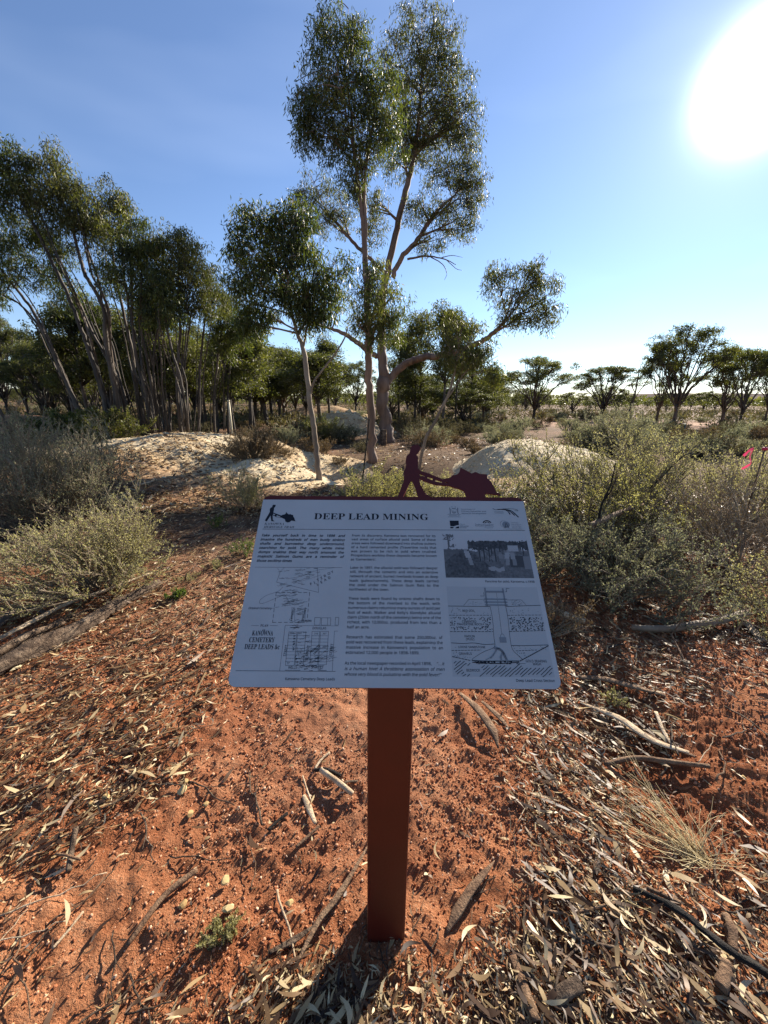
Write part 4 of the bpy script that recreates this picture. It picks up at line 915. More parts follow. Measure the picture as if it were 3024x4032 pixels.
# big salmon gum behind it
tree('salmon_gum', 'stout salmon gum with thick forked trunk and long right-hand limb, behind the slender trunk', None,
     [([(836, 956), (833, 905), (826, 865), (828, 830), (827, 790), (823, 735), (822, 690), (830, 620), (842, 560), (860, 480), (880, 400), (895, 330), (905, 250), (912, 150)], [29, 24, 23, 26, 19, 17, 15, 13, 12, 11, 10, 8, 6, 3]),
      ([(828, 838), (845, 815), (870, 790), (900, 775, -0.2), (935, 770, -0.6), (970, 764, -1.1), (1005, 752, -1.6), (1040, 738, -2.1), (1070, 715, -2.4), (1095, 690, -2.6)], [15, 15, 14, 13, 12, 11, 9, 8, 7, 4]),
      ([(830, 800), (822, 775), (805, 765), (785, 750), (765, 735), (745, 722), (720, 712), (690, 700)], [11, 11, 10, 10, 9, 8, 6, 3]),
      ([(848, 600), (866, 560), (900, 520), (930, 475), (960, 440), (985, 420)], [9, 9, 8, 7, 5, 2]),
      ([(833, 590), (800, 560), (760, 520), (725, 480), (690, 445)], [7, 7, 6, 5, 2]),
      ([(880, 560), (920, 553), (960, 560), (985, 572)], [4, 3, 2, 1]), ([(930, 555), (955, 570), (965, 590), (960, 605)], [2, 1.5, 1, 0.5]), ([(950, 558), (975, 552), (1000, 556)], [1.6, 1.2, 0.5]), ([(965, 562), (985, 580), (998, 584)], [1.5, 1, 0.5])],
     [(890, 70, 52, 62, 0), (935, 85, 44, 66, 0), (965, 130, 46, 78, 0), (855, 150, 46, 70, 0), (865, 330, 46, 50, 0), (940, 260, 60, 70, 0), (1015, 280, 28, 60, 0), (915, 190, 70, 80, 0), (985, 215, 44, 66, 0), (975, 285, 52, 58, 0), (900, 300, 55, 60, 0), (1005, 360, 46, 50, 3), (1025, 400, 34, 50, 3), (870, 250, 40, 66, 0), (950, 370, 44, 40, 3),
      (1010, 435, 42, 52, 3), (955, 460, 46, 40, 3), (985, 490, 42, 30, 3), (900, 440, 36, 40, 3), (930, 520, 36, 26, 3),
      (680, 420, 46, 46, 4), (648, 418, 20, 17, 4), (735, 455, 42, 46, 4), (810, 440, 40, 34, 0), (800, 500, 36, 34, 4), (690, 480, 30, 40, 4),
      (1075, 605, 42, 42, 1, -2.6), (1115, 640, 52, 52, 1, -2.6), (1165, 610, 46, 46, 1, -2.6), (1185, 660, 40, 54, 1, -2.6), (1130, 690, 60, 30, 1, -2.6), (1150, 580, 34, 24, 1, -2.6), (740, 640, 26, 26, 2)],
     M['bark_pink'], M['leaf_olive'], L=0.115, Wd=0.021, dens=0.95, seed=11, sides=14)
# young tree with the curved tan trunk
tree('young_gum', 'young gum with thin curved tan trunk left of the pink trunk, dense dark crown', None,
     [([(689, 1036), (684, 975), (676, 915), (668, 860), (662, 800), (655, 755), (641, 715), (630, 670), (622, 610), (620, 550)], [13, 11, 11, 10.5, 10, 9, 7, 5, 4, 2]),
      ([(668, 862), (676, 830), (692, 805), (720, 770), (742, 735), (752, 705)], [5, 4.5, 4, 3.5, 3, 1.5]),
      ([(645, 722), (662, 690), (685, 640), (705, 590)], [5, 4, 3, 2]), ([(655, 750), (664, 700), (668, 640), (655, 580)], [4.5, 4, 3, 2])],
     [(600, 470, 62, 46, 0), (548, 510, 50, 56, 0), (640, 500, 52, 56, 0), (570, 570, 62, 60, 0), (520, 545, 30, 46, 0), (625, 580, 56, 60, 3), (675, 560, 40, 48, 2), (590, 630, 50, 46, 0), (545, 620, 34, 36, 0), (640, 645, 46, 44, 3), (690, 620, 36, 48, 2), (725, 590, 40, 50, 2), (710, 660, 34, 36, 2), (668, 690, 30, 26, 3), (530, 660, 26, 30, 0), (575, 690, 34, 30, 0), (508, 590, 30, 50, 0), (545, 470, 34, 34, 0), (650, 455, 40, 34, 0), (530, 700, 18, 22, 0), (690, 680, 36, 30, 2), (610, 530, 60, 50, 0), (655, 640, 40, 40, 3)],
     M['bark_tan'], M['leaf_dark'], L=0.095, Wd=0.018, dens=1.15, seed=21, sides=10)
# leaning sapling
tree('gum_sapling', 'leaning gum sapling with a thin bent pale stem beside the man silhouette, yellow-green top', 7.9,
     [([(893, 1010), (918, 955), (938, 915), (955, 880), (970, 848), (985, 790), (992, 740), (1000, 700)], [7, 6.5, 6.5, 6, 5, 4, 3, 1.5]),
      ([(965, 862), (990, 825), (1015, 790), (1035, 760)], [3.5, 3, 2.5, 1.2])],
     [(985, 705, 38, 38, 0), (1020, 740, 44, 46, 0), (1050, 780, 34, 46, 1), (1000, 775, 34, 34, 1), (965, 745, 24, 34, 0), (1075, 800, 18, 34, 1)],
     M['bark_tan'], M['leaf_olive'], L=0.11, Wd=0.018, dens=0.85, seed=31, sides=8, base_px=(893, 1010))
# --- leaning grove on the left
GR = 'leaning gums of the grove on the left'
grove = [
 ('tall leaning gum of the left grove with the broadest high crown and forked trunk', 10.6, (263, 937), [([(263, 935), (248, 845), (231, 753), (225, 671), (206, 630), (185, 595), (170, 545), (159, 505), (145, 465), (130, 420)], [15, 13, 11, 10, 9, 8.5, 7, 6, 5, 3]), ([(220, 655), (214, 610), (190, 540), (180, 480), (170, 430)], [6, 5, 4.5, 3.5, 2])],
  [(120, 360, 48, 42, 0), (95, 395, 50, 55, 0), (140, 420, 60, 62, 0), (185, 455, 48, 60, 1), (110, 460, 46, 50, 0), (205, 495, 30, 40, 1), (160, 500, 50, 40, 1)], 'leaf_olive'),
 ('long leaning gum at the left edge whose crown runs out of the picture', 10.4, (247, 937), [([(247, 935), (230, 880), (212, 820), (196, 770), (179, 720), (160, 670), (139, 621), (105, 550), (66, 472), (33, 406), (10, 360)], [13, 12, 11, 10, 9, 8.5, 8, 7, 6, 4.5, 3])],
  [(15, 335, 40, 40, 0), (-20, 370, 50, 60, 0), (40, 400, 44, 52, 0), (15, 440, 50, 48, 0), (55, 345, 20, 30, 0)], 'leaf_dark'),
 ('low leaning gum at the left edge with grey streaky stems', 10.9, (200, 934), [([(200, 932), (155, 853), (131, 800), (109, 750), (88, 705), (66, 664), (44, 635), (20, 605), (-10, 565)], [11, 10, 9, 8, 7.5, 7, 6, 5, 4]), ([(155, 853), (120, 770), (80, 700), (40, 655), (0, 635)], [6, 5.5, 5, 4, 3])],
  [(20, 520, 46, 50, 0), (60, 575, 50, 44, 0), (0, 590, 46, 40, 0), (55, 505, 30, 26, 0), (-10, 640, 30, 26, 1)], 'leaf_dark'),
 ('gum of the left grove with a small rounded crown standing above its neighbours', 11.4, (310, 934), [([(310, 932), (296, 840), (286, 765), (270, 690), (252, 610), (242, 540), (236, 480)], [10, 9, 8, 7, 6, 5, 3])],
  [(240, 420, 36, 36, 0), (255, 450, 34, 36, 0), (225, 470, 26, 40, 0), (265, 500, 30, 30, 0)], 'leaf_olive'),
 ('slanting gum of the left grove between the broad crown and the small rounded crown', 10.9, (282, 936), [([(282, 934), (262, 850), (240, 790), (200, 720), (165, 640), (130, 580), (100, 530)], [9, 8, 7, 6.5, 6, 5, 3])],
  [(100, 500, 40, 34, 0), (125, 545, 44, 30, 0), (150, 640, 50, 34, 0), (110, 600, 34, 30, 0)], 'leaf_dark'),
 ('straight dark gum in the middle of the left grove with a heavy dark crown', 10.7, (332, 932), [([(332, 930), (316, 850), (298, 790), (288, 720), (285, 650), (284, 605), (280, 540)], [10, 9, 8, 7.5, 7, 6, 3])],
  [(285, 500, 44, 40, 0), (310, 540, 50, 52, 0), (260, 550, 44, 50, 0), (285, 610, 60, 46, 0), (235, 600, 40, 40, 0), (330, 600, 40, 44, 0)], 'leaf_dark'),
 ('twin-stemmed gum of the left grove right of the heavy dark crown', 11.0, (347, 932), [([(347, 930), (330, 850), (317, 770), (302, 700), (300, 640), (310, 580)], [8, 7.5, 7, 6, 5, 3]), ([(344, 925), (334, 840), (332, 760), (345, 690), (350, 620)], [6.5, 6, 5.5, 5, 3])],
  [(335, 520, 36, 40, 0), (355, 560, 42, 50, 1), (370, 620, 40, 44, 1), (320, 650, 44, 36, 0)], 'leaf_olive'),
 ('gum of the left grove leaning right with a sunlit yellowish crown edge', 10.9, (393, 931), [([(393, 929), (384, 870), (384, 790), (390, 705), (385, 640), (388, 560)], [9, 8, 7, 6.5, 5, 3]), ([(390, 900), (395, 820), (405, 740), (415, 660)], [6, 5, 4.5, 2.5])],
  [(385, 515, 40, 36, 0), (410, 545, 40, 46, 0), (395, 595, 50, 46, 0), (430, 600, 32, 44, 1), (400, 650, 44, 38, 1), (440, 650, 26, 34, 1)], 'leaf_olive'),
 ('pale-trunked gum of the left grove with a white streak down its lower stem', 10.4, (405, 930), [([(405, 928), (398, 870), (390, 820), (372, 760), (360, 700), (352, 650)], [8, 7.5, 7, 6, 5, 2.5])],
  [(350, 620, 40, 36, 0), (375, 670, 36, 30, 0), (335, 680, 30, 26, 0)], 'leaf_dark'),
 ('thin upright gum near the right end of the left grove', 11.6, (424, 930), [([(424, 928), (430, 850), (434, 770), (443, 690), (455, 620)], [7, 6.5, 5.5, 4.5, 2])],
  [(455, 600, 30, 36, 0), (470, 640, 30, 36, 0), (445, 660, 30, 30, 0)], 'leaf_olive'),
 ('slim gum at the right end of the left grove with a dark low crown', 12.4, (460, 928), [([(460, 926), (462, 860), (468, 800), (474, 740), (484, 690)], [7, 6, 5.5, 4.5, 2])],
  [(490, 690, 44, 30, 0), (470, 720, 36, 30, 0), (520, 715, 34, 30, 0), (505, 745, 36, 24, 0)], 'leaf_dark'),
 ('slim gum with sunlit green top, left of the curved tan trunk', 13.0, (490, 926), [([(490, 924), (492, 850), (496, 790), (492, 720), (488, 680)], [6, 5.5, 4.5, 4, 2])],
  [(485, 655, 26, 26, 0), (500, 670, 22, 24, 0)], 'leaf_olive'),
 ('thin dark gum stem with sparse top between the leaning trunks of the grove', 11.8, (300, 930), [([(300, 930), (262, 830), (240, 740), (205, 680), (190, 660)], [6, 5.5, 5, 4, 2])],
  [(185, 655, 36, 28, 0), (215, 690, 30, 22, 0)], 'leaf_dark'),
 ('thin gum stem standing among the close-set poles of the left grove', 11.3, (366, 931), [([(366, 929), (352, 850), (348, 780), (340, 710), (335, 660)], [6, 5.5, 5, 4, 2])],
  [(330, 640, 30, 26, 0), (350, 690, 28, 22, 0)], 'leaf_dark'),
]
for i, (lab, Yd, bpx, tr, cls, lf) in enumerate(grove):
    tr = [(p_, [w * 0.78 for w in ws_]) for p_, ws_ in tr]
    r_ = random.Random(500 + i)
    for q_ in range(2 if i < 5 else 3):       # extra thin stems rising from the same foot
        sd = r_.choice((-1, 1)); e = r_.uniform(8, 26); p0 = tr[0][0]
        tr.append(([(p[0] + sd * (r_.uniform(3, 7) + e * (k_ / (len(p0) - 1)) ** 1.3) + (0 if k_ == 0 else r_.uniform(-2, 2)), p[1] + (3 if k_ else 6), r_.uniform(-.25, .35)) for k_, p in enumerate(p0)], [tr[0][1][0] * r_.uniform(0.38, 0.6), tr[0][1][-1] * 0.6]))
    tree('leaning_gum', lab, Yd, tr, cls, M['bark_grey'], M[lf], L=0.095, Wd=0.020, dens=1.3, seed=41 + i * 3, base_px=bpx, group=GR, sides=8, twigk=0.9)

# ------------------------------------------------------------------ background gums: three umbrella prototypes, copied
def umbrella(seed, H, Rw, nl, L, Wd, per, lean=0.0, kk=13):
    g = np.random.default_rng(seed); gt, gb, gl = Geo(), Geo(), Geo()
    hb = H * g.uniform(0.14, 0.24)
    P = resample([(0, 0, -0.3), (0.05 * g.normal(), 0.05, hb * 0.5), (lean * hb, 0.1 * g.normal(), hb)], 8)
    gt.add(*tube(P, np.linspace(0.026 * H, 0.018 * H, 8), 8, 0.08, seed))
    for i in range(nl):
        a = 2.4 * i + g.uniform(-.4, .4); q = math.sqrt((i + 0.6) / nl)
        tip = np.array([math.cos(a) * Rw * q * 0.88 + lean * H, math.sin(a) * Rw * q * 0.88, H * (0.985 - 0.07 * g.random()) - H * 0.36 * q ** 2.2 * g.uniform(0.7, 1.25)])
        s = P[g.integers(4, 8)]
        B = bez(s, tip, np.array([s[0] + (tip[0] - s[0]) * 0.42, s[1] + (tip[1] - s[1]) * 0.42, s[2] + (tip[2] - s[2]) * 0.52]), 9)
        B[1:-1] += g.normal(size=(7, 3)) * 0.012 * H
        gb.add(*tube(B, np.linspace(0.0115 * H, 0.003 * H, 9), 6, 0.06, seed + i))
        for k in range(4):
            c = tip + g.normal(size=3) * np.array([Rw * 0.17, Rw * 0.17, H * 0.022]) - np.array([0, 0, H * 0.035 * k / 3])
            c = c if k else tip
            s2 = B[g.integers(5, 8)]
            gb.add(*tube(bez(s2, c, (s2 + c) / 2 - np.array([0, 0, 0.02 * H]), 5), np.linspace(0.0055 * H, 0.0016 * H, 5), 5))
            tw, lv = clump_geo(c, np.array([Rw * 0.19, Rw * 0.19, H * 0.046]), seed * 77 + i * 5 + k, kk, per, L, Wd, 0.022 * H, np.array([s2, c, (s2 + c) / 2]), droop=0.35)
            gb.add(*tw); gl.add(lv[0], F3=lv[1], r=np.clip(lv[2], 0, 1))
        for q_ in range(int(g.random() < 0.6)):   # inner tufts lower down
            c = B[4 + 2 * q_] + g.normal(size=3) * 0.055 * H
            tw, lv = clump_geo(c, np.array([Rw * 0.15, Rw * 0.15, H * 0.045]), seed * 78 + i, 8, per, L, Wd, 0.022 * H, B[3:6], droop=0.4)
            gb.add(*tw); gl.add(lv[0], F3=lv[1], r=np.clip(lv[2], 0, 1))
    return gt.mesh('gum_trunk', True), gb.mesh('gum_branch', True), gl.mesh('gum_crown')
protos = [umbrella(5, 6, 3.4, 17, 0.14, 0.055, 17), umbrella(9, 6, 2.9, 15, 0.14, 0.055, 17, 0.04), umbrella(14, 6, 2.4, 13, 0.14, 0.055, 17, -0.03)]
def tall(seed, H, Rw, ns, L, Wd, per):      # upright, narrow crowned gum with several clumps up the stem
    g = np.random.default_rng(seed); gt, gb, gl = Geo(), Geo(), Geo()
    P = resample([(0, 0, -0.3), (0.03 * H * g.normal(), 0, H * 0.35), (0.04 * H * g.normal(), 0, H * 0.7), (0.05 * H * g.normal(), 0, H * 0.97)], 14)
    gt.add(*tube(P, np.linspace(0.016 * H, 0.003 * H, 14), 7, 0.06, seed))
    for i in range(ns):
        f = g.uniform(0.55, 1.0); a = g.uniform(0, 6.28); q = Rw * (1.0 - 0.5 * abs(f - 0.74) / 0.26) * g.uniform(0.3, 1)
        c = np.array([math.cos(a) * q, math.sin(a) * q, H * f]) + resample(P, 14)[min(13, int(f * 13))] * np.array([1, 1, 0])
        s2 = P[max(3, int((f - 0.16) * 13))]
        gb.add(*tube(bez(s2, c, (s2 + c) / 2 - np.array([0, 0, 0.015 * H]), 6), np.linspace(0.0065 * H, 0.002 * H, 6), 5))
        tw, lv = clump_geo(c, np.array([Rw * 0.48, Rw * 0.48, H * 0.085]), seed * 77 + i, 22, per, L, Wd, 0.03 * H, np.array([s2, c, (s2 + c) / 2]), droop=0.6)
        gb.add(*tw); gl.add(lv[0], F3=lv[1], r=np.clip(lv[2], 0, 1))
    return gt.mesh('gum_trunk', True), gb.mesh('gum_branch', True), gl.mesh('gum_crown')
protos += [tall(23, 6, 1.5, 24, 0.15, 0.055, 15), tall(27, 6, 1.15, 20, 0.15, 0.055, 15)]
PW = [3.4, 2.9, 2.4, 1.5, 1.15]
def make_gum(k, name='background_gum'):
    t = bpy.data.objects.new(name, None); col.objects.link(t)
    a, b, c = protos[k]
    ob('trunk', a, M['bark_grey'], t); ob('branch', b, M['bark_grey'], t); ob('crown', c, M['leaf_olive'], t)['kind'] = 'stuff'
    return t
made = {}
def gum(px, pby, pty, wpx, k, Yd, label, group, rot=None):
    c = at(px, pby, Yd); z = float(surf(c[0], c[1])); top = at(px, pty, Yd)[2]
    h = max(1.5, top - z); wd = wpx * 1.12 * K / 1560 * Yd * 1.02
    t = copy_tree(made[k]) if k in made else made.setdefault(k, make_gum(k))
    t.location = (c[0], c[1], z)
    s = h / 6.0; sw = wd / 2 / PW[k] / 1.12
    t.scale = (sw, sw, s); t.rotation_euler = (0, 0, random.uniform(0, 6.28) if rot is None else rot)
    return tag(t, label, 'tree', group)
RG, BG = 'umbrella gums on the right-hand flat', 'gums standing in the background woodland'
for a in ((1152, 905, 770, 140, 0, 31, 'umbrella-crowned gum right of the big salmon gum, first along the right-hand flat'),
          (1300, 897, 783, 130, 1, 35, 'umbrella-crowned gum in the middle of the right-hand flat, left of the bare dead tree'),
          (1455, 908, 704, 170, 0, 27, 'largest many-limbed gum on the right-hand flat'),
          (1420, 903, 745, 80, 2, 29, 'smaller gum leaning out of the left side of the largest right-hand gum'),
          (1560, 900, 742, 110, 2, 29, 'gum just right of the largest gum on the right-hand flat'),
          (1600, 905, 745, 105, 1, 26, 'gum by the right edge with a slanting dark trunk'),
          (1655, 902, 745, 100, 0, 30, 'gum cut by the right edge of the picture'),
          (1235, 893, 845, 70, 2, 48, 'low spreading tree between the first two umbrella gums'),
          (1330, 893, 838, 60, 2, 52, 'low round tree half hidden behind the middle umbrella gum')):
    gum(*a, group=RG)
bgl = [(18, 893, 665, 120, 0, 24, 'tallest background gum at the far left edge'), (60, 890, 700, 110, 1, 28, 'background gum with pale stems near the far left edge'), (118, 893, 735, 120, 0, 22, 'background gum behind the low leaning gum of the grove'),
       (190, 893, 745, 130, 1, 24, 'background gum with a spreading crown behind the leaning trunks'), (215, 890, 690, 90, 2, 30, 'background gum with a small high crown seen between the leaning trunks'), (280, 893, 740, 110, 0, 26, 'background gum behind the middle poles of the grove'),
       (345, 893, 720, 110, 1, 23, 'background gum filling the gap behind the pale-trunked grove gum'), (420, 893, 730, 120, 0, 27, 'background gum behind the right end of the grove'), (478, 892, 760, 90, 2, 30, 'lower background gum left of the pale marker post'),
       (548, 898, 705, 90, 3, 19, 'upright background gum left of the curved tan trunk'), (566, 892, 745, 100, 1, 30, 'background gum showing under the young gum crown'), (606, 892, 770, 90, 0, 34, 'background gum with flat crown just left of the curved trunk'),
       (640, 892, 770, 80, 2, 36, 'background gum directly behind the curved tan trunk'), (688, 898, 760, 70, 3, 25, 'thin-stemmed background gum right of the curved tan trunk'), (712, 900, 735, 70, 4, 21, 'bare-legged background gum left of the slender pink trunk'),
       (725, 892, 775, 80, 1, 40, 'small far gum left of the slender pink trunk'), (770, 892, 780, 90, 0, 44, 'far gum seen between the two salmon gum trunks'), (862, 906, 720, 80, 3, 22, 'background gum close behind the long right-hand limb'),
       (905, 905, 680, 84, 3, 21, 'tall background gum above the long limb of the stout salmon gum'), (955, 912, 668, 80, 4, 18, 'tallest of the background gums right of the stout salmon gum'), (985, 908, 695, 76, 3, 20, 'background gum behind the leaning sapling'), (1018, 905, 760, 80, 4, 23, 'background gum right of the leaning sapling'),
       (1045, 900, 790, 80, 2, 32, 'low background gum at the right end of the middle woodland'), (880, 892, 800, 100, 1, 46, 'far low gum behind the fork of the stout trunk'), (940, 892, 805, 100, 0, 50, 'far low gum under the long limb'), (1075, 884, 838, 40, 4, 45, 'thin see-through gum at the edge of the open flat'),
       (505, 892, 790, 70, 2, 42, 'far small gum right of the pale marker post'), (385, 890, 770, 110, 2, 38, 'far gum low behind the grove poles'), (250, 890, 790, 100, 2, 40, 'far gum low behind the broad leaning trunk'), (150, 890, 800, 110, 1, 42, 'far gum low at the left of the grove'), (660, 892, 800, 100, 0, 55, 'most distant gum behind the curved tan trunk')]
for a in bgl: gum(*a, group=BG)
rt = random.Random(31)
for i in range(36):
    px = rt.uniform(-60, 700) if i < 26 else rt.uniform(840, 1060); Yd = rt.uniform(17, 36)
    hp = rt.uniform(100, 190) * (1.0 if px < 480 else 0.8) * (1.0 if i < 26 else 0.6)
    gum(px, 892, 892 - hp, rt.uniform(90, 150), rt.choice((0, 1, 2, 3, 4)), Yd, ('gum in the dense woodland at the far left edge behind the grove' if px < 80 else 'gum in the dense woodland behind the broad leaning trunks' if px < 260 else 'gum in the dense woodland behind the close-set poles of the grove' if px < 420 else 'gum in the dense woodland behind the right end of the grove' if px < 560 else 'gum in the woodland behind the young gum with the curved trunk') + (', near' if Yd < 27 else ', farther back' if Yd < 37 else ', far off') if i < 26 else 'thin gum in the open woodland behind the stout salmon gum', 'woodland gums behind the grove' if i < 26 else 'woodland gums behind the stout salmon gum')
for i in range(12):
    px = 175 + i * 33 + rt.uniform(-14, 14); Yd = rt.uniform(13.2, 16.5)
    gum(px, 905, rt.uniform(640, 740) + 30 * (px > 420), rt.uniform(80, 120), rt.choice((3, 4)), Yd, 'slender gum close behind the grove, ' + ('behind the broad leaning trunk' if px < 250 else 'behind the heavy dark crown' if px < 330 else 'behind the close-set poles' if px < 430 else 'near the pale marker post'), 'slender gums close behind the grove')
# rows of small far trees towards the horizon
rt = random.Random(12)
for i in range(110):
    px = rt.uniform(-60, 1720); Yd = rt.uniform(60, 150)
    tl = at(px, 870, Yd)
    t = copy_tree(made[rt.choice((0, 1, 2, 2))])
    h = rt.uniform(2.2, 4.6) * (1.25 if px < 1000 else 0.85)
    t.location = (tl[0], Yd, float(surf(tl[0], Yd)) - 0.05); s = h / 6; sw = s * rt.uniform(0.9, 1.5)
    t.scale = (sw, sw, s); t.rotation_euler.z = rt.uniform(0, 6.28); t.name = 'distant_gum'
    tag(t, ('small distant gum on the horizon seen at the left behind the grove' if px < 560 else 'small distant gum on the horizon seen between the trunks in the middle' if px < 1080 else 'small distant gum on the horizon of the open flat at the right'), 'tree', 'distant gums along the horizon')
# bare dead tree on the right flat
dt_ = at(1365, 905, 31.0); dz = float(surf(dt_[0], dt_[1])); dead = thing('dead_tree', 'bare leafless dead tree between the umbrella gums on the right-hand flat', 'tree', (dt_[0], dt_[1], dz))
def dead_limb(nm, pts, ws):
    P = np.array([at(a, b, 31.0) for a, b in pts]); 
    if nm == 'trunk': P[0][2] = dz - 0.1
    Q = resample(P, 12); g = Geo(); g.add(*tube(Q, pix_r(np.interp(np.linspace(0, 1, 12), np.linspace(0, 1, len(ws)), ws), 31), 7, 0.08, 3)); ob(nm, g.mesh(nm, True, dead.location), M['bark_grey'], dead)
dead_limb('trunk', [(1352, 900), (1362, 880), (1372, 850), (1378, 815), (1384, 790)], [4, 3.5, 3, 2, 0.8])
for pts in ([(1368, 865), (1385, 840), (1400, 820), (1410, 803)], [(1372, 850), (1364, 830), (1362, 805)], [(1377, 822), (1392, 805), (1398, 790)], [(1388, 836), (1402, 828), (1418, 822)]): dead_limb('branch', pts, [2, 1.5, 0.6])

# ------------------------------------------------------------------ shrubs
def shrub_geo(seed, Rw, H, nm, ns, nl, L, Wd, r0=0.008, up=0.6, tuft=0.02, bare=0.25, tonem=0.5, wob=0.12):
    """branching woody stems carrying small leaves; returns stem and foliage geometry around the origin"""
    g = np.random.default_rng(seed); gs, gf = Geo(), Geo()
    a = g.uniform(0, 6.283, nm); q = np.sqrt(g.uniform(0.02, 1, nm)); zz = np.sqrt(np.clip(1 - 0.82 * q ** 2, 0, 1)) * g.uniform(0.55, 1.15, nm)
    lump = (1 + 0.4 * np.sin(a * 2 + seed) * np.sin(a * 3.0 + seed * 2)) * g.uniform(0.7, 1.25, nm)
    E = np.stack([np.cos(a) * q * Rw * lump, np.sin(a) * q * Rw * lump, H * zz], -1)
    B = np.stack([np.cos(a) * q * Rw * 0.12, np.sin(a) * q * Rw * 0.12, np.full(nm, -0.03)], -1)
    Vt, Ft, P = twigs(B, E, r0 * g.uniform(0.6, 1.2, nm), r0 * 0.25, wob, 6, seed); gs.add(Vt, Ft)
    # side shoots
    N = nm * ns; mi = np.repeat(np.arange(nm), ns); f = g.uniform(bare, 1.0, N) * 6; i = np.minimum(f.astype(int), 5); t = (f - i)[:, None]
    S = P[mi, i] * (1 - t) + P[mi, i + 1] * t
    dr = (P[mi, i + 1] - P[mi, i]); dr /= np.linalg.norm(dr, axis=1)[:, None] + 1e-9
    D = dr * 0.9 + g.normal(size=(N, 3)) * 0.5 + np.array([0, 0, up * 0.75]); D /= np.linalg.norm(D, axis=1)[:, None]
    ln = Rw * g.uniform(0.14, 0.46, N) * (1.25 - f / 6 * 0.6)
    E2 = S + D * ln[:, None]; E2[:, 2] = np.maximum(E2[:, 2], 0.01)
    V2, F2, P2 = twigs(S, E2, r0 * 0.3, r0 * 0.13, 0.12, 3, seed + 1); gs.add(V2, F2)
    n = N * nl; si = np.repeat(np.arange(N), nl); f = g.uniform(0.1, 1.0, n) * 3; i = np.minimum(f.astype(int), 2); t = (f - i)[:, None]
    Lp = P2[si, i] * (1 - t) + P2[si, i + 1] * t + g.normal(0, tuft * 0.14, (n, 3))
    Dl = D[si] * 0.6 + g.normal(size=(n, 3)) * 0.75 + np.array([0, 0, 0.25])
    V, F = leaves(Lp, Dl, L * 0.82 * g.uniform(0.5, 1.3, n), Wd * 0.85 * g.uniform(0.6, 1.3, n), seed + 2, 0.2, 0.1)
    hgt = np.clip(Lp[:, 2] / H, 0, 1)
    tn = np.clip(g.normal(tonem, 0.14, N)[si] + g.normal(0, 0.14, n), 0, 1)
    gf.add(V, F3=F, r=np.concatenate([tn, tn]))
    return gs, gf
def shrub(name, label, loc, geo, m, cat='shrub', group=None, stem_m=None, rot=0.0, sc_=(1, 1, 1)):
    t = thing(name, label, cat, loc, group); gs, gf = geo
    ob('stem', gs.mesh('stem', True), stem_m or M['twig'], t)['kind'] = 'stuff'; ob('foliage', gf.mesh('foliage'), m, t)['kind'] = 'stuff'
    t.rotation_euler.z = rot; t.scale = sc_
    return t
def put(px, py): return gnd(px, py)
def along(px, py, Yd): 
    c = at(px, py, Yd); return np.array([c[0], Yd, float(surf(c[0], Yd))])
# near shrubs, one mesh each
shrub('saltbush', 'grey-green saltbush with arching sprays close to the right of the sign panel', (1.72, 2.62, float(surf(1.72, 2.62))), shrub_geo(101, 0.62, 0.58, 46, 26, 17, 0.019, 0.0095, 0.009, 0.35), M['salt_grey'])
shrub('saltbush', 'dense grey-green saltbush around the weathered stump', (1.25, 2.98, float(surf(1.25, 2.98))), shrub_geo(102, 0.58, 0.62, 42, 24, 16, 0.018, 0.009, 0.009, 0.5), M['salt_grey'])
shrub('saltbush', 'bright yellow-green saltbush directly behind the right top corner of the panel', (1.12, 3.7, float(surf(1.12, 3.7))), shrub_geo(103, 0.70, 0.62, 46, 26, 18, 0.019, 0.009, 0.009, 0.8), M['salt_green'])
shrub('saltbush', 'large olive saltbush in the middle of the right-hand thicket', (2.15, 3.85, float(surf(2.15, 3.85))), shrub_geo(104, 1.0, 0.95, 58, 30, 19, 0.021, 0.009, 0.011, 0.7), M['salt_green'])
shrub('saltbush', 'olive saltbush with dark bare branches behind the thicket, left of the pink ribbon', (3.1, 4.5, float(surf(3.1, 4.5))), shrub_geo(105, 1.05, 0.98, 56, 28, 18, 0.023, 0.010, 0.011, 0.7), M['salt'])
shrub('saltbush', 'olive saltbush round the stake with the pink ribbon', (4.5, 4.6, float(surf(4.5, 4.6))), shrub_geo(106, 1.0, 0.85, 50, 24, 16, 0.024, 0.011, 0.011, 0.7), M['salt'])
shrub('dry_shrub', 'reddish brown dry twiggy shrub at the right edge', (3.0, 3.1, float(surf(3.0, 3.1))), shrub_geo(107, 0.95, 0.66, 54, 24, 12, 0.018, 0.006, 0.008, 0.4), M['salt_dry'])
shrub('dry_shrub', 'small brown dry shrub low beside the right edge of the panel', (0.98, 2.15, float(surf(0.98, 2.15))), shrub_geo(108, 0.28, 0.26, 24, 14, 10, 0.016, 0.006, 0.005, 0.4), M['salt_dry'])
shrub('dry_shrub', 'pale sprawling saltbush at the right edge below the brown one', (2.55, 2.32, float(surf(2.55, 2.32))), shrub_geo(118, 0.55, 0.35, 30, 18, 12, 0.017, 0.008, 0.006, 0.3), M['salt'])
shrub('saltbush', 'pale yellow-green saltbush standing in sun behind the left log', (-2.15, 2.75, float(surf(-2.15, 2.75))), shrub_geo(109, 0.78, 0.60, 56, 28, 17, 0.018, 0.009, 0.008, 0.5), M['salt'])
shrub('saltbush', 'dark grey saltbush at the left edge in the shade of the grove', (-3.65, 4.25, float(surf(-3.65, 4.25))), shrub_geo(110, 1.0, 1.02, 62, 30, 18, 0.022, 0.010, 0.012, 0.6), M['salt_grey'])
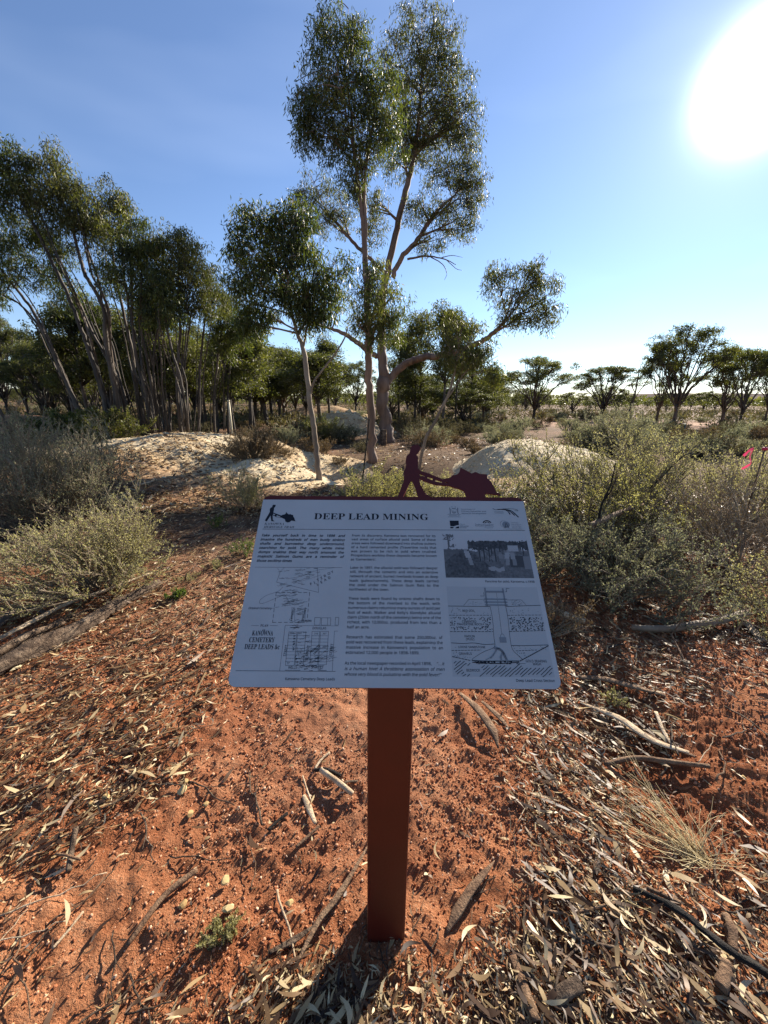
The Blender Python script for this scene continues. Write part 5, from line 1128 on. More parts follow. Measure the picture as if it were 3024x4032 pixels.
shrub('saltbush', 'tall thin grey saltbush in front of the left spoil mound', (-3.6, 4.75, float(surf(-3.6, 4.75))), shrub_geo(111, 0.5, 1.05, 36, 22, 15, 0.020, 0.009, 0.011, 0.9), M['salt_grey'])
shrub('saltbush', 'grey saltbush between the left edge and the spoil ridge', (-5.0, 5.2, float(surf(-5.0, 5.2))), shrub_geo(112, 1.05, 0.85, 52, 26, 16, 0.024, 0.011, 0.011, 0.6), M['salt_grey'])
c = along(790, 1068, 4.6); shrub('saltbush', 'feathery sunlit saltbush behind the top edge of the sign, left of the man silhouette', c, shrub_geo(113, 0.52, 0.58, 44, 24, 16, 0.022, 0.009, 0.008, 0.9), M['salt_green'])
c = along(868, 1060, 4.9); shrub('saltbush', 'small sunlit saltbush behind the legs of the man silhouette', c, shrub_geo(114, 0.42, 0.46, 34, 22, 15, 0.022, 0.009, 0.007, 0.9), M['salt_green'])
c = along(955, 1062, 5.2); shrub('saltbush', 'small sunlit saltbush behind the wheelbarrow handles', c, shrub_geo(115, 0.40, 0.40, 30, 20, 14, 0.022, 0.009, 0.007, 0.9), M['salt'])
c = along(530, 1075, 4.9); shrub('dry_shrub', 'straw-coloured dry shrub at the foot of the left mound beside the path', c, shrub_geo(116, 0.42, 0.50, 36, 20, 11, 0.020, 0.007, 0.006, 0.9), M['salt'])
c = along(548, 1022, 7.3); shrub('saltbush', 'broad brownish bush on the right shoulder of the left mound', c, shrub_geo(117, 0.66, 0.48, 54, 24, 15, 0.030, 0.012, 0.010, 0.7), M['salt_dry'])
for (px, py, r, h, lab, s) in ((476, 1140, 0.13, 0.16, 'small fresh green herb left of the panel beside the path', 121), (528, 1195, 0.16, 0.17, 'green herb against the left edge of the panel', 122), (385, 1292, 0.07, 0.06, 'tiny green plant at the tip of the log', 124)):
    shrub('green_herb', lab, put(px, py), shrub_geo(s, r, h, 16, 9, 12, 0.020, 0.005, 0.003, 1.0, 0.01), M['herb'], 'plant')
for (px, py, r, h, lab, s) in ((455, 2035, 0.045, 0.055, 'small silvery herb among the litter at bottom left, beside the yellow stones', 123), (500, 2010, 0.035, 0.04, 'little silvery herb between the yellow stones and the bark strip', 125), (395, 1255, 0.12, 0.05, 'low silvery herb above the tip of the log', 126), (462, 1226, 0.10, 0.06, 'low silvery herb on the path left of the panel', 127), (1325, 1515, 0.06, 0.06, 'little yellow-green herb in the litter right of the panel corner', 128)):
    shrub('silver_herb', lab, put(px, py), shrub_geo(s, r, h, 14, 8, 12, 0.009, 0.0035, 0.0018, 1.0, 0.006), M['salt'], 'plant')
# dark bushes
c = along(150, 915, 9.8); shrub('dark_bush', 'near-black dense bush at the foot of the leaning grove', c, shrub_geo(131, 1.0, 0.95, 60, 26, 22, 0.07, 0.03, 0.014, 0.6), M['leaf_dark'])
c = along(225, 925, 9.4); shrub('dark_bush', 'dull green bush under the broad leaning gum', c, shrub_geo(132, 0.8, 0.85, 46, 22, 18, 0.06, 0.025, 0.012, 0.6), M['leaf_olive'])
c = along(1330, 945, 10.6); shrub('bluebush', 'tall dark bluish bush behind the right-hand thicket', c, shrub_geo(133, 1.05, 1.15, 60, 26, 18, 0.04, 0.014, 0.012, 0.9), M['salt_grey'])
c = along(700, 960, 14.0); shrub('dark_bush', 'dark twiggy bush left of the stout trunk', c, shrub_geo(134, 0.8, 0.8, 40, 20, 14, 0.06, 0.02, 0.012, 0.7), M['leaf_olive'])
# --- mid-ground scrub: prototypes copied over the flat
P_ = []
for k, (s, r, h, nm, ns, nl, L, Wd, mm) in enumerate(((141, 0.6, 0.5, 34, 16, 11, 0.045, 0.018, 'salt_dry'), (142, 0.65, 0.55, 34, 16, 11, 0.045, 0.018, 'salt_grey'), (143, 0.55, 0.42, 32, 14, 9, 0.045, 0.015, 'salt_dry'), (144, 0.6, 0.6, 34, 16, 11, 0.045, 0.018, 'scrub'))):
    gs, gf = shrub_geo(s, r, h, nm, ns, nl, L, Wd, 0.009)
    P_.append((gs.mesh('stem', True), gf.mesh('foliage'), mm))
protoS = {}
SL_ = ['low tawny bush on the scrubby flat behind the mounds', 'low grey saltbush on the scrubby flat behind the mounds', 'low brown dry bush on the scrubby flat behind the mounds', 'low olive bush on the scrubby flat behind the mounds']
def scrub(k, x, y, s, label=None):
    if k not in protoS:
        t = thing('low_shrub', SL_[k], 'shrub'); ob('stem', P_[k][0], M['twig'], t)['kind'] = 'stuff'; ob('foliage', P_[k][1], M[P_[k][2]], t)['kind'] = 'stuff'; protoS[k] = t
    else: t = copy_tree(protoS[k])
    t.location = (x, y, float(surf(x, y)) - 0.02); t.scale = (s * rt.uniform(0.85, 1.2), s * rt.uniform(0.85, 1.2), s * rt.uniform(0.8, 1.15)); t.rotation_euler.z = rt.uniform(0, 6.28)
    return tag(t, label or SL_[k].replace('on the scrubby flat behind the mounds', ('behind the left mound and grove' if x < -1.2 - 0.2 * y else 'around the salmon gum trunks' if x < 0.25 * y else 'on the open flat beyond the right-hand mound') + (', near' if y < 20 else ', far off')), 'shrub', 'low shrubs on the flat')
n_ = 0
while n_ < 260:
    Yd = 10.5 + 40 * rt.random() ** 1.35; px = rt.uniform(-40, 1700); x = float(at(px, 900, Yd)[0])
    if float(surf(x, Yd) - g0(x, Yd)) > 0.1: continue
    if px > 1340 and 22 < Yd < 29 and rt.random() < 0.93: continue
    if 690 < px < 1010 and Yd < 13 and rt.random() < 0.6: continue
    scrub(rt.choice((0, 1, 1, 2, 3)) if px > 1000 else rt.choice((0, 1, 2, 3, 3)), x, Yd, rt.uniform(0.6, 1.35)); n_ += 1
for (px, py, k, s, lab) in ((1400, 985, 1, 1.0, 'grey saltbush below the dark bluish bush'), (1500, 975, 0, 1.1, 'saltbush left of the stake with ribbon'), (1565, 962, 1, 1.0, 'grey saltbush between the small dark peg and the ribbon'), (1640, 955, 1, 1.1, 'grey saltbush at the right edge above the ribbon'),
                            (610, 985, 2, 0.6, 'brown bush in the shaded hollow'), (935, 960, 1, 0.9, 'grey bush behind the leaning sapling stem'), (1010, 965, 2, 0.8, 'brown bush left of the right-hand mound crest'), (60, 945, 1, 1.2, 'grey bush behind the spoil ridge at the left edge'), (125, 945, 1, 1.1, 'grey bush below the near-black bush'), (735, 1000, 2, 0.5, 'small dry bush on the lip of the hollow'), (660, 935, 1, 0.9, 'grey bush at the foot of the small spoil heap')):
    p_ = gnd(px, py); scrub(k, float(p_[0]), float(p_[1]), s, lab)
# far scrub that reads as one mass
g = np.random.default_rng(55); gg = Geo(); N = 5600
yy = 20 + 190 * g.random(N) ** 1.9; pxs = g.uniform(-80, 1740, N); xx = (pxs * K - 1512) / 1560 * yy * 1.02
keep = ~((xx > 6) & (yy < 30) & (g.random(N) < 0.95)); xx, yy = xx[keep], yy[keep]; N = len(xx)
zz = g0(xx, yy); sz = g.uniform(0.25, 0.62, N) * (1 + yy / 260)
nlf = 12; ci = np.repeat(np.arange(N), nlf); d = g.normal(size=(len(ci), 3)); d /= np.linalg.norm(d, axis=1)[:, None]; d[:, 2] = np.abs(d[:, 2])
Bp = np.stack([xx, yy, zz], -1)[ci] + d * sz[ci][:, None] * np.array([1.25, 1.25, 0.95]) * (g.random((len(ci), 1)) ** 0.4)
V, Fv = leaves(Bp, d + g.normal(size=d.shape) * 0.5, sz[ci] * 0.42, sz[ci] * 0.2, 5)
tn = np.clip(g.normal(0.45, 0.16, N)[ci] + g.normal(0, 0.12, len(ci)), 0, 1); gg.add(V, F3=Fv, r=np.concatenate([tn, tn]))
tag(ob('low_scrub', gg.mesh('low_scrub'), M['scrub']), 'olive low scrub covering the flat out to the tree line', 'scrub', kind='stuff')

g = np.random.default_rng(66); gg = Geo(); N = 620
yy = g.uniform(130, 330, N); pxs = g.uniform(-120, 1780, N); xx = (pxs * K - 1512) / 1560 * yy * 1.02; hh = g.uniform(1.6, 3.6, N) * (yy / 200) ** 0.7
nlf = 34; ci = np.repeat(np.arange(N), nlf); d = g.normal(size=(len(ci), 3)); d /= np.linalg.norm(d, axis=1)[:, None]
Bp = np.stack([xx, yy, g0(xx, yy) + hh * 0.55], -1)[ci] + d * hh[ci][:, None] * np.array([1.3, 1.3, 0.55]) * (g.random((len(ci), 1)) ** 0.35)
V, Fv = leaves(Bp, d + g.normal(size=d.shape) * 0.5, hh[ci] * 0.5, hh[ci] * 0.28, 5)
tn = np.clip(g.normal(0.45, 0.18, N)[ci] + g.normal(0, 0.1, len(ci)), 0, 1); gg.add(V, F3=Fv, r=np.concatenate([tn, tn]))
tag(ob('treeline', gg.mesh('treeline'), M['leaf_olive']), 'far-off dark wood along the horizon', 'wood', kind='stuff')

# ------------------------------------------------------------------ logs, branches, bark and stones
def stick(name, label, pts, w, m, cat, lift=None, n=14, sides=8, rough=0.12, flat=1.0, seed=1, w_taper=(1, 1), group=None, parts=None):
    """lies on the ground along a path of picture points; w is its width in metres"""
    P = np.array([gnd(*q) for q in pts]); Q = resample(P, n)
    rad = w / 2 * np.interp(np.linspace(0, 1, n), np.linspace(0, 1, len(w_taper)), w_taper)
    Q[:, 2] = surf(Q[:, 0], Q[:, 1]) + rad * flat * 0.75 + 0.012
    if lift: Q[:, 2] += np.interp(np.linspace(0, 1, n), np.linspace(0, 1, len(lift)), lift)
    ker = np.array([0.25, 0.5, 0.25]); Q[1:-1, 2] = (Q[:-2, 2] * 0.25 + Q[1:-1, 2] * 0.5 + Q[2:, 2] * 0.25)
    o = Q[n // 2].copy(); g = Geo(); g.add(*tube(Q, rad, sides, rough, seed, flat), r=0.5)
    return tag(ob(name, g.mesh(name, True, o), m, None, o), label, cat, group)
WG, WP, WB, WC = M['wood_grey'], M['wood_pale'], M['wood_brown'], M['wood_burnt']
# the cracked log: trunk ridges cut along its length
def log(name, label, pts, w, m, seed, taper):
    P = np.array([gnd(*q) for q in pts]); n, sd = 64, 40; Q = resample(P, n)
    rad = w / 2 * np.interp(np.linspace(0, 1, n), np.linspace(0, 1, len(taper)), taper)
    Q[:, 2] = surf(Q[:, 0], Q[:, 1]) + rad * 0.85
    V, F4, F3 = tube(Q, rad, sd, 0.0, seed)
    th = np.tile(np.linspace(0, 2 * np.pi, sd, endpoint=False), (n, 1)); s = np.linspace(0, 1, n)[:, None]
    k = 1 + 0.42 * (np.abs(vn(th * 2.4 + 0.5 * np.sin(s * 5), s * 3.0, seed)) * 2 - 0.35) + 0.16 * vn(th * 6, s * 7, seed + 1) + 0.12 * vn(th * 0.8, s * 4, seed + 2)
    c = np.repeat(Q, sd, 0); V[:n * sd] = c + (V[:n * sd] - c) * k.reshape(-1, 1)
    o = Q[n // 2].copy(); g = Geo(); g.add(V, F4, F3)
    return tag(ob(name, g.mesh(name, False, o), m, None, o), label, 'log')
log('fallen_log', 'weathered cracked log lying along the left edge, the thickest one', [(-40, 1474), (60, 1424), (160, 1372), (250, 1318), (345, 1264)], 0.082, WG, 7, (1.0, 1.15, 1.0, 0.9, 0.6))
log('fallen_log', 'split half log with grey cracked top lying against the thickest log', [(-30, 1432), (50, 1396), (130, 1352), (200, 1314)], 0.052, WG, 11, (1.0, 1.0, 0.8, 0.35))
stick('fallen_branch', 'long thin pale branch lying behind the thick weathered log', [(-30, 1412), (60, 1366), (150, 1318), (240, 1282), (330, 1246)], 0.026, WP, 'branch', lift=(0.02, 0.03, 0.03, 0.02, 0.02), seed=3, w_taper=(1.1, 1, 0.9, 0.5), rough=0.3, n=24)
stick('fallen_branch', 'grey split branch between the thick log and the thin pale one', [(-20, 1440), (60, 1392), (140, 1352)], 0.045, WG, 'branch', lift=(0.02, 0.03, 0.0), seed=4, w_taper=(1, 1, 0.6))
stick('bark_strip', 'curved smooth grey bark piece left of the log', [(-5, 1370), (30, 1345), (70, 1333), (112, 1338)], 0.05, M['bark_grey'], 'bark', lift=(0.02, 0.05, 0.06, 0.02), flat=0.4, seed=5, w_taper=(0.8, 1.1, 1, 0.5))
stick('bark_strip', 'short pale curl of bark at the tip of the log', [(280, 1262), (300, 1248), (314, 1243)], 0.025, WP, 'bark', lift=(0.03, 0.05, 0.04), seed=6, flat=0.5)
stick('fallen_branch', 'thick short grey branch lying in the shade before the left mound', [(128, 1078), (150, 1083), (170, 1091)], 0.085, WG, 'branch', seed=8, w_taper=(1.1, 0.9, 0.7))
stick('fallen_branch', 'pale brown crooked branch right of the thick grey one in the shade', [(184, 1086), (200, 1078), (225, 1076), (255, 1078)], 0.065, WP, 'branch', seed=9, w_taper=(1, 0.9, 0.7, 0.4))
stick('twig', 'long pale twig pointing up the path towards the left mound', [(285, 1056), (310, 1048), (336, 1038)], 0.03, WP, 'twig', seed=10)
stick('bark_strip', 'white curl of bark on the path left of the panel', [(349, 1111), (357, 1103), (366, 1100)], 0.03, WP, 'bark', seed=11, flat=0.4)
stick('fallen_branch', 'smooth pale brown branch lying before the saltbush right of the panel', [(1362, 1369), (1410, 1373), (1453, 1373), (1500, 1366), (1537, 1362), (1608, 1340)], 0.042, M['bark_tan'], 'branch', lift=(0.02, 0.02, 0.03, 0.03), seed=12, w_taper=(0.8, 1, 1, 1, 1.1), rough=0.06)
stick('fallen_branch', 'pale knobbly branch touching the right edge of the panel', [(1178, 1330), (1195, 1338), (1226, 1346), (1262, 1352)], 0.05, WP, 'branch', lift=(0.05, 0.03, 0.01), seed=13, w_taper=(1, 1, 0.6))
stick('bark_strip', 'flat pale piece of bark at the end of the smooth branch', [(1608, 1349), (1625, 1366), (1645, 1388)], 0.05, WP, 'bark', flat=0.25, seed=14)
stick('bark_strip', 'dark narrow plank of bark in the shade below the right saltbush', [(1249, 1468), (1300, 1472), (1360, 1488), (1436, 1508)], 0.042, WB, 'bark', flat=0.35, seed=15, w_taper=(0.7, 1, 1, 0.5))
stick('bark_strip', 'long tan bark strip lying diagonally on the litter right of the post', [(1253, 1522), (1300, 1545), (1340, 1566), (1402, 1611), (1486, 1636)], 0.036, WP, 'bark', flat=0.3, lift=(0.0, 0.01, 0.02, 0.01), seed=16, w_taper=(0.3, 0.8, 1, 1, 0.5))
stick('bark_strip', 'brown bark strip alongside the long tan one', [(1330, 1575), (1390, 1592), (1440, 1618), (1500, 1640)], 0.030, WB, 'bark', flat=0.35, seed=17, w_taper=(0.4, 1, 1, 0.4))
stick('bark_strip', 'short pale strip curving beside the right end of the long tan bark', [(1415, 1543), (1425, 1570), (1435, 1592), (1452, 1618)], 0.017, WP, 'bark', flat=0.4, seed=18)
stick('fallen_branch', 'straight brown stick under the long tan bark strip', [(1305, 1659), (1361, 1652), (1436, 1660), (1530, 1668)], 0.020, WB, 'branch', seed=19, lift=(0.0, 0.02, 0.01), w_taper=(0.8, 1, 0.8))
stick('bark_strip', 'broad twisted bark sheet just right of the post below the panel', [(992, 1510), (1030, 1548), (1062, 1590), (1076, 1622)], 0.040, WB, 'bark', flat=0.3, lift=(0.02, 0.03, 0.02, 0), seed=20, w_taper=(0.5, 1, 0.9, 0.2))
stick('bark_strip', 'second narrower bark sheet beside the broad twisted one', [(1040, 1520), (1075, 1552), (1100, 1580)], 0.028, WB, 'bark', flat=0.3, seed=22, w_taper=(0.5, 1, 0.3))
stick('fallen_branch', 'charred black branch crossing the litter at the bottom right', [(1364, 1932), (1410, 1955), (1470, 1993), (1515, 2030), (1554, 2061), (1610, 2100), (1690, 2150)], 0.019, WC, 'branch', lift=(0.01, 0.02, 0.02, 0.02, 0.02), seed=23, n=26, w_taper=(0.7, 1, 0.9, 1.1, 1.2), rough=0.45, flat=0.7)
stick('fallen_branch', 'stub of brown bark standing out of the litter below the charred branch', [(1566, 2096), (1560, 2120), (1552, 2150)], 0.032, WB, 'branch', seed=24, rough=0.25)
stick('fallen_branch', 'brown knotty bark piece above the charred branch', [(1563, 1990), (1575, 2020), (1580, 2066)], 0.030, WB, 'branch', seed=25, rough=0.25, w_taper=(0.8, 1, 0.6))
stick('twig', 'curved thin twig left of the charred branch', [(1182, 1976), (1220, 1980), (1256, 1976), (1327, 1957)], 0.007, WB, 'twig', seed=26)
stick('twig', 'thin grey twig slanting across the litter at lower right centre', [(1227, 2025), (1270, 2043), (1331, 2056)], 0.008, WG, 'twig', seed=27)
stick('twig', 'thin straight twig parallel to the charred branch, above it', [(1395, 1926), (1430, 1942), (1468, 1960)], 0.012, WB, 'twig', seed=28)
stick('bark_strip', 'broad bark slab at the bottom edge right of centre', [(1107, 2072), (1128, 2130), (1158, 2215)], 0.024, WB, 'bark', flat=0.3, seed=29)
stick('bark_strip', 'dark curled bark flake at the bottom edge near the bark slab', [(1190, 2175), (1220, 2155), (1252, 2140)], 0.034, WG, 'bark', flat=0.3, seed=30, lift=(0, 0.015, 0.01))
stick('fallen_branch', 'dark brown stick lying up the left foreground with a peeled pale lower end', [(276, 2052), (310, 2005), (350, 1950), (390, 1915), (428, 1887)], 0.014, WB, 'branch', seed=31, rough=0.2, w_taper=(0.7, 1, 1.1, 1.2, 0.9))
stick('twig', 'straight straw-pale twig at the lower left', [(115, 2058), (150, 2018), (182, 1977)], 0.0065, WP, 'twig', seed=32)
stick('fallen_branch', 'grey stick standing on end against the litter at left', [(150, 1893), (158, 1855), (170, 1812)], 0.016, WG, 'branch', seed=33, lift=(0.0, 0.01, 0.03))
stick('twig', 'little forked twig across the grey stick at left', [(127, 1863), (150, 1870), (178, 1870)], 0.007, WB, 'twig', seed=34, lift=(0.02, 0.03, 0.01))
stick('fallen_branch', 'stubby pale stick in the small twig pile left of the post', [(694, 1676), (725, 1702), (762, 1728)], 0.020, WP, 'branch', seed=35, lift=(0.01, 0.02, 0.01), w_taper=(1, 1, 0.9))
stick('fallen_branch', 'dark forked stick in the small twig pile left of the post', [(681, 1672), (705, 1678), (736, 1688)], 0.014, WC, 'branch', seed=36, lift=(0.0, 0.02, 0.01))
stick('twig', 'thin dark twig over the stubby pale stick', [(724, 1716), (748, 1704), (774, 1694)], 0.008, WG, 'twig', seed=37, lift=(0.0, 0.02, 0.0))
stick('bark_strip', 'pointed brown bark strip below the twig pile left of the post', [(656, 1724), (668, 1752), (682, 1786)], 0.022, WP, 'bark', flat=0.35, seed=38, w_taper=(0.6, 1, 0.5))
stick('twig', 'thin pale twig standing above the pointed bark strip', [(654, 1682), (662, 1708), (672, 1736)], 0.006, WP, 'twig', seed=39)
stick('twig', 'pale twig at the top of the small twig pile', [(680, 1668), (694, 1648), (712, 1632)], 0.009, WP, 'twig', seed=40)
stick('bark_strip', 'long curved grey-brown bark ribbon running to the foot of the post', [(797, 1838), (780, 1870), (747, 1926), (720, 1965), (691, 2000), (660, 2055), (638, 2095)], 0.017, WB, 'bark', flat=0.35, lift=(0.02, 0.02, 0.015, 0.01, 0.0), seed=41, n=24, w_taper=(0.15, 0.6, 1, 1, 0.7, 0.2))
stick('bark_strip', 'flatter bark ribbon beside the long curved one', [(680, 2005), (640, 2035), (580, 2065)], 0.016, WG, 'bark', flat=0.3, seed=42, w_taper=(0.3, 1, 0.6))
stick('bark_strip', 'spear-shaped grey-brown bark strip right of the post foot', [(1067, 1870), (1045, 1900), (1012, 1942), (985, 1985), (963, 2024)], 0.026, WB, 'bark', flat=0.25, lift=(0.01, 0.015, 0.015, 0.01, 0), seed=43, n=20, w_taper=(0.1, 0.7, 1, 1, 0.3))
stick('twig', 'brown stick lying up the slope left of the post', [(640, 1838), (665, 1815), (690, 1792)], 0.010, WB, 'twig', seed=44)
stick('twig', 'dark stick left of the twig pile', [(580, 1800), (600, 1782), (622, 1764)], 0.010, WC, 'twig', seed=45)
# more sticks thrown over the litter
SG = 'loose twigs in the leaf litter'
twm = []
for k in range(8):
    g = np.random.default_rng(300 + k); n = 10
    P = np.stack([np.linspace(-0.5, 0.5, n), 0.05 * np.cumsum(g.normal(size=n)) * 0.5, 0.02 * np.abs(g.normal(size=n))], -1)
    q = Geo(); q.add(*tube(P, np.linspace(0.014, 0.007, n) * g.uniform(0.7, 1.3), 6, 0.12, k))
    if k % 2: q.add(*tube(P[4] + np.stack([np.linspace(0, 0.28, 6), np.linspace(0, 0.12 * (-1) ** (k // 2), 6), np.linspace(0, 0.03, 6)], -1), np.linspace(0.007, 0.004, 6), 5))
    twm.append((q.mesh('twig', True), (WP, WG, WB, WG)[k % 4]))
rk = random.Random(77)
for i in range(170):
    px, py = rk.uniform(-20, 1680), 1130 + 1080 * rk.random() ** 0.8
    if 380 < px < 1090 and 1480 < py < 2000 and rk.random() < 0.72: continue
    p_ = gnd(px, py)
    if p_[1] > 6: continue
    me, m = rk.choice(twm); o = ob('twig', me, m)
    s = rk.uniform(0.07, 0.28) * (0.7 + 0.25 * p_[1]); th = rk.choice((1, 1, -1)) * rk.gauss(0.9, 0.5)
    o.location = (p_[0], p_[1], p_[2] + 0.010); o.scale = (s, s, s * rk.uniform(0.7, 1.0)); o.rotation_euler = (0, rk.uniform(-0.07, 0.07), th)
    tag(o, ('pale', 'grey', 'dark brown', 'grey')[twm.index((me, m)) % 4] + ' loose twig in the litter ' + ('left of the sign' if px < 700 and py < 1700 else 'at the lower left' if px < 800 else 'right of the sign' if py < 1700 else 'at the lower right'), 'twig', SG)

def rock(seed, r, sub=2):
    me = bpy.data.meshes.new('stone'); import bmesh
    b = bmesh.new(); bmesh.ops.create_icosphere(b, subdivisions=sub, radius=1)
    g = np.random.default_rng(seed); nrm = g.normal(size=(7, 3)); nrm /= np.linalg.norm(nrm, axis=1)[:, None]; off = g.uniform(0.45, 0.8, 7)
    for v in b.verts:
        p = np.array(v.co)
        for q, d in zip(nrm, off):
            e = p @ q - d
            if e > 0: p = p - q * e
        p *= 1 + 0.06 * float(vn(p[0] * 3 + seed, p[1] * 3 + p[2] * 2, seed))
        v.co = p * np.array([1, 0.8, 0.7]) * r
    b.to_mesh(me); b.free(); return me
for (px, py, r, lab) in ((489, 1907, 0.017, 'yellowish stone uppermost of the little group at the lower left'), (493, 1968, 0.019, 'flat yellow stone lowest of the little group at the lower left'), (395, 1960, 0.015, 'narrow yellow stone beside the brown stick at the lower left'), (449, 1917, 0.008, 'tiny pale yellow stone next to the uppermost yellow one'),
                         (394, 1712, 0.022, 'largest cream stone on the bare soil left of the post'), (402, 1692, 0.012, 'small cream stone touching the largest cream one'), (230, 1728, 0.017, 'cream stone at the edge of the left leaf litter'), (198, 1742, 0.013, 'low cream stone left of the litter-edge stone'), (411, 1763, 0.015, 'rough cream stone on bare soil under the largest one'), (446, 1743, 0.013, 'rounded cream stone with a leaf beside it'),
                         (281, 1967, 0.006, 'tiny white stone on the crumbly soil at lower left'), (380, 1838, 0.006, 'tiny cream stone in the left foreground soil'), (626, 1957, 0.015, 'yellow stone half buried left of the post foot'), (634, 1738, 0.010, 'orange pebble below the twig pile'), (726, 1757, 0.012, 'orange-brown lump of earth right of the pointed bark strip'),
                         (1604, 1683, 0.012, 'pale stone on the red bank at the right edge'), (1402, 1968, 0.008, 'white pebble lying on the charred branch shadow'), (1545, 1473, 0.014, 'pale rounded stone right of the dark bark plank'), (1516, 1492, 0.012, 'white stone in the litter under the right saltbush')):
    p_ = gnd(px, py); me = rock(int(px * 7 + py), r * 0.95, 1 if r < 0.012 else 2)
    a = me.attributes.new('rnd', 'FLOAT', 'FACE'); a.data.foreach_set('value', np.full(len(me.polygons), 0.25 + 0.5 * rk.random(), np.float32))
    o = ob('stone', me, M['clod'] if 'orange' in lab else M['stone'], None, (p_[0], p_[1], p_[2] + r * 0.35 + 0.006)); o.rotation_euler = (0, 0, rk.uniform(0, 6)); tag(o, lab, 'stone')

# stump in the thicket
def upright(name, label, cat, px, py, ptop, wpx, m, Yd=None, lean=0.0, sides=14, rough=0.12, flat=1.0):
    b = gnd(px, py) if Yd is None else along(px, py, Yd); top = at(px, ptop, b[1])[2]
    n = 14; z = np.linspace(-0.12, top - b[2], n); P = np.stack([lean * z, 0 * z, z], -1)
    V, F4, F3 = tube(P, pix_r(wpx, b[1]) * np.linspace(1.08, 0.96, n), sides, rough, int(px), flat); g = Geo(); g.add(V, F4, F3)
    return tag(ob(name, g.mesh(name, True), m, None, b), label, cat)
upright('tree_stump', 'weathered grey-brown stump standing in the right-hand thicket', 'stump', 1290, 1262, 1172, 27, WB, 2.75, -0.16, 18, 0.3)
o = stick('fallen_branch', 'brown broken branch caught in the thicket above the stump', [(1270, 1140), (1310, 1120), (1345, 1108), (1390, 1092)], 0.05, WB, 'branch', seed=61)
a_, b_ = at(1272, 1138, 2.9), at(1388, 1090, 3.3); Q = resample([a_, (a_ + b_) / 2 + np.array([0, 0, 0.01]), b_], 14); g = Geo(); g.add(*tube(Q - Q[7], 0.026 * np.linspace(1, 0.55, 14), 9, 0.2, 3)); o.data = g.mesh('fallen_branch', True); o.data.materials.append(WB); o.location = Q[7]
for k, (pts, Yd, w, lab) in enumerate((([(1292, 1130), (1300, 1090), (1318, 1050), (1330, 1000)], 3.0, 0.020, 'dark bare upright branch rising from the thicket left of the pink ribbon'), ([(1395, 1060), (1420, 1040), (1470, 990), (1500, 975)], 3.9, 0.018, 'dark bare twisted branch in the middle of the thicket'), ([(1490, 1452), (1460, 1390), (1442, 1355), (1420, 1296), (1412, 1270)], None, 0.012, 'thin dark twig bending up in front of the grey-green saltbush'))):
    P = [at(a, b, Yd if Yd else gnd(1490, 1452)[1] + 0.2 * i) for i, (a, b) in enumerate(pts)]
    Q = resample(P, 14); g = Geo(); g.add(*tube(Q - Q[0], w / 2 * np.linspace(1, 0.4, 14), 7, 0.15, k)); e = Q[5] - Q[0]
    g.add(*tube(np.array([e, e + np.array([0.06, 0.02, 0.08]), e + np.array([0.08, 0.0, 0.2])]), np.array([w * 0.3, w * 0.22, w * 0.12]), 6, 0))
    tag(ob('bare_branch', g.mesh('bare_branch', True), WC if k < 2 else WB, None, Q[0]), lab, 'branch')

# stake with pink ribbon; pegs and posts
b = along(1625, 1055, 3.55); top = at(1628, 965, 3.55)[2]
stake = thing('survey_stake', 'thin dark survey stake tied with a fluttering pink ribbon at the right edge', 'stake', b)
g = Geo(); z = np.linspace(-0.1, top - b[2], 6); g.add(*tube(np.stack([0.02 * z, 0 * z, z], -1), 0.006, 6, 0.05, 3)); ob('stake_rod', g.mesh('stake_rod', True), WG, stake)
M['ribbon'] = leaf_mat('pink_ribbon', [(0, (0.45, 0.04, 0.10)), (1, (0.60, 0.09, 0.17))], trans=0.45, rough=0.3, spec=0.5, tboost=1.2, tcol=(1, 0.7, 0.8))
def ribbon3(pts, w, seed):
    P = np.array([at(a, c, 3.5 + dy) for a, c, dy in pts]) - b; Q = resample(P, 22); g_ = np.random.default_rng(seed); t = np.linspace(0, 1, 22)
    N_ = np.stack([np.cos(t * 2.5 + seed) * 0.45, 1.0 + 0 * t, np.sin(t * 2.5 + seed) * 0.3], -1); T = np.gradient(Q, axis=0); S = np.cross(T, N_); S /= np.linalg.norm(S, axis=1)[:, None]
    ww = w * (0.65 + 0.35 * np.abs(np.cos(t * 6 + seed)))[:, None]
    V = np.stack([Q - S * ww / 2, Q + S * ww / 2], 1).reshape(-1, 3); i = np.arange(21) * 2
    q = Geo(); q.add(V, F4=np.stack([i, i + 1, i + 3, i + 2], 1)); return q.mesh('ribbon', True)
ob('ribbon', ribbon3([(1628, 968, 0), (1620, 985, -0.02), (1622, 1000, -0.03), (1612, 1008, -0.03), (1602, 1013, -0.03)], 0.022, 2), M['ribbon'], stake)
ob('ribbon', ribbon3([(1628, 968, 0), (1618, 974, -0.02), (1606, 985, -0.03)], 0.022, 4), M['ribbon'], stake)
g = Geo(); g.add(*tube(np.array([[0.02, 0, top - b[2] - 0.03], [0.02, 0, top - b[2] - 0.005]]), 0.02, 8)); ob('ribbon_knot', g.mesh('ribbon_knot', True), M['ribbon'], stake)
M['green_paint'] = plain('dark_green_paint', (0.015, 0.03, 0.02), 0.5); M['cream'] = plain('cream_paint', (0.55, 0.48, 0.33), 0.6, 0.4, 0, 0.15)
b = along(1474, 936, 15.5); tp = at(1474, 917, 15.5)[2]
peg = thing('marker_peg', 'short dark green marker peg with a pale cap standing on the pink clay pan', 'peg', b); hh = max(0.3, tp - b[2])
g = Geo(); g.add(*tube(np.array([[0, 0, -0.1], [0, 0, hh * 0.5], [0.01, 0, hh]]), 0.055, 8)); ob('peg_shaft', g.mesh('peg_shaft', True), M['green_paint'], peg)
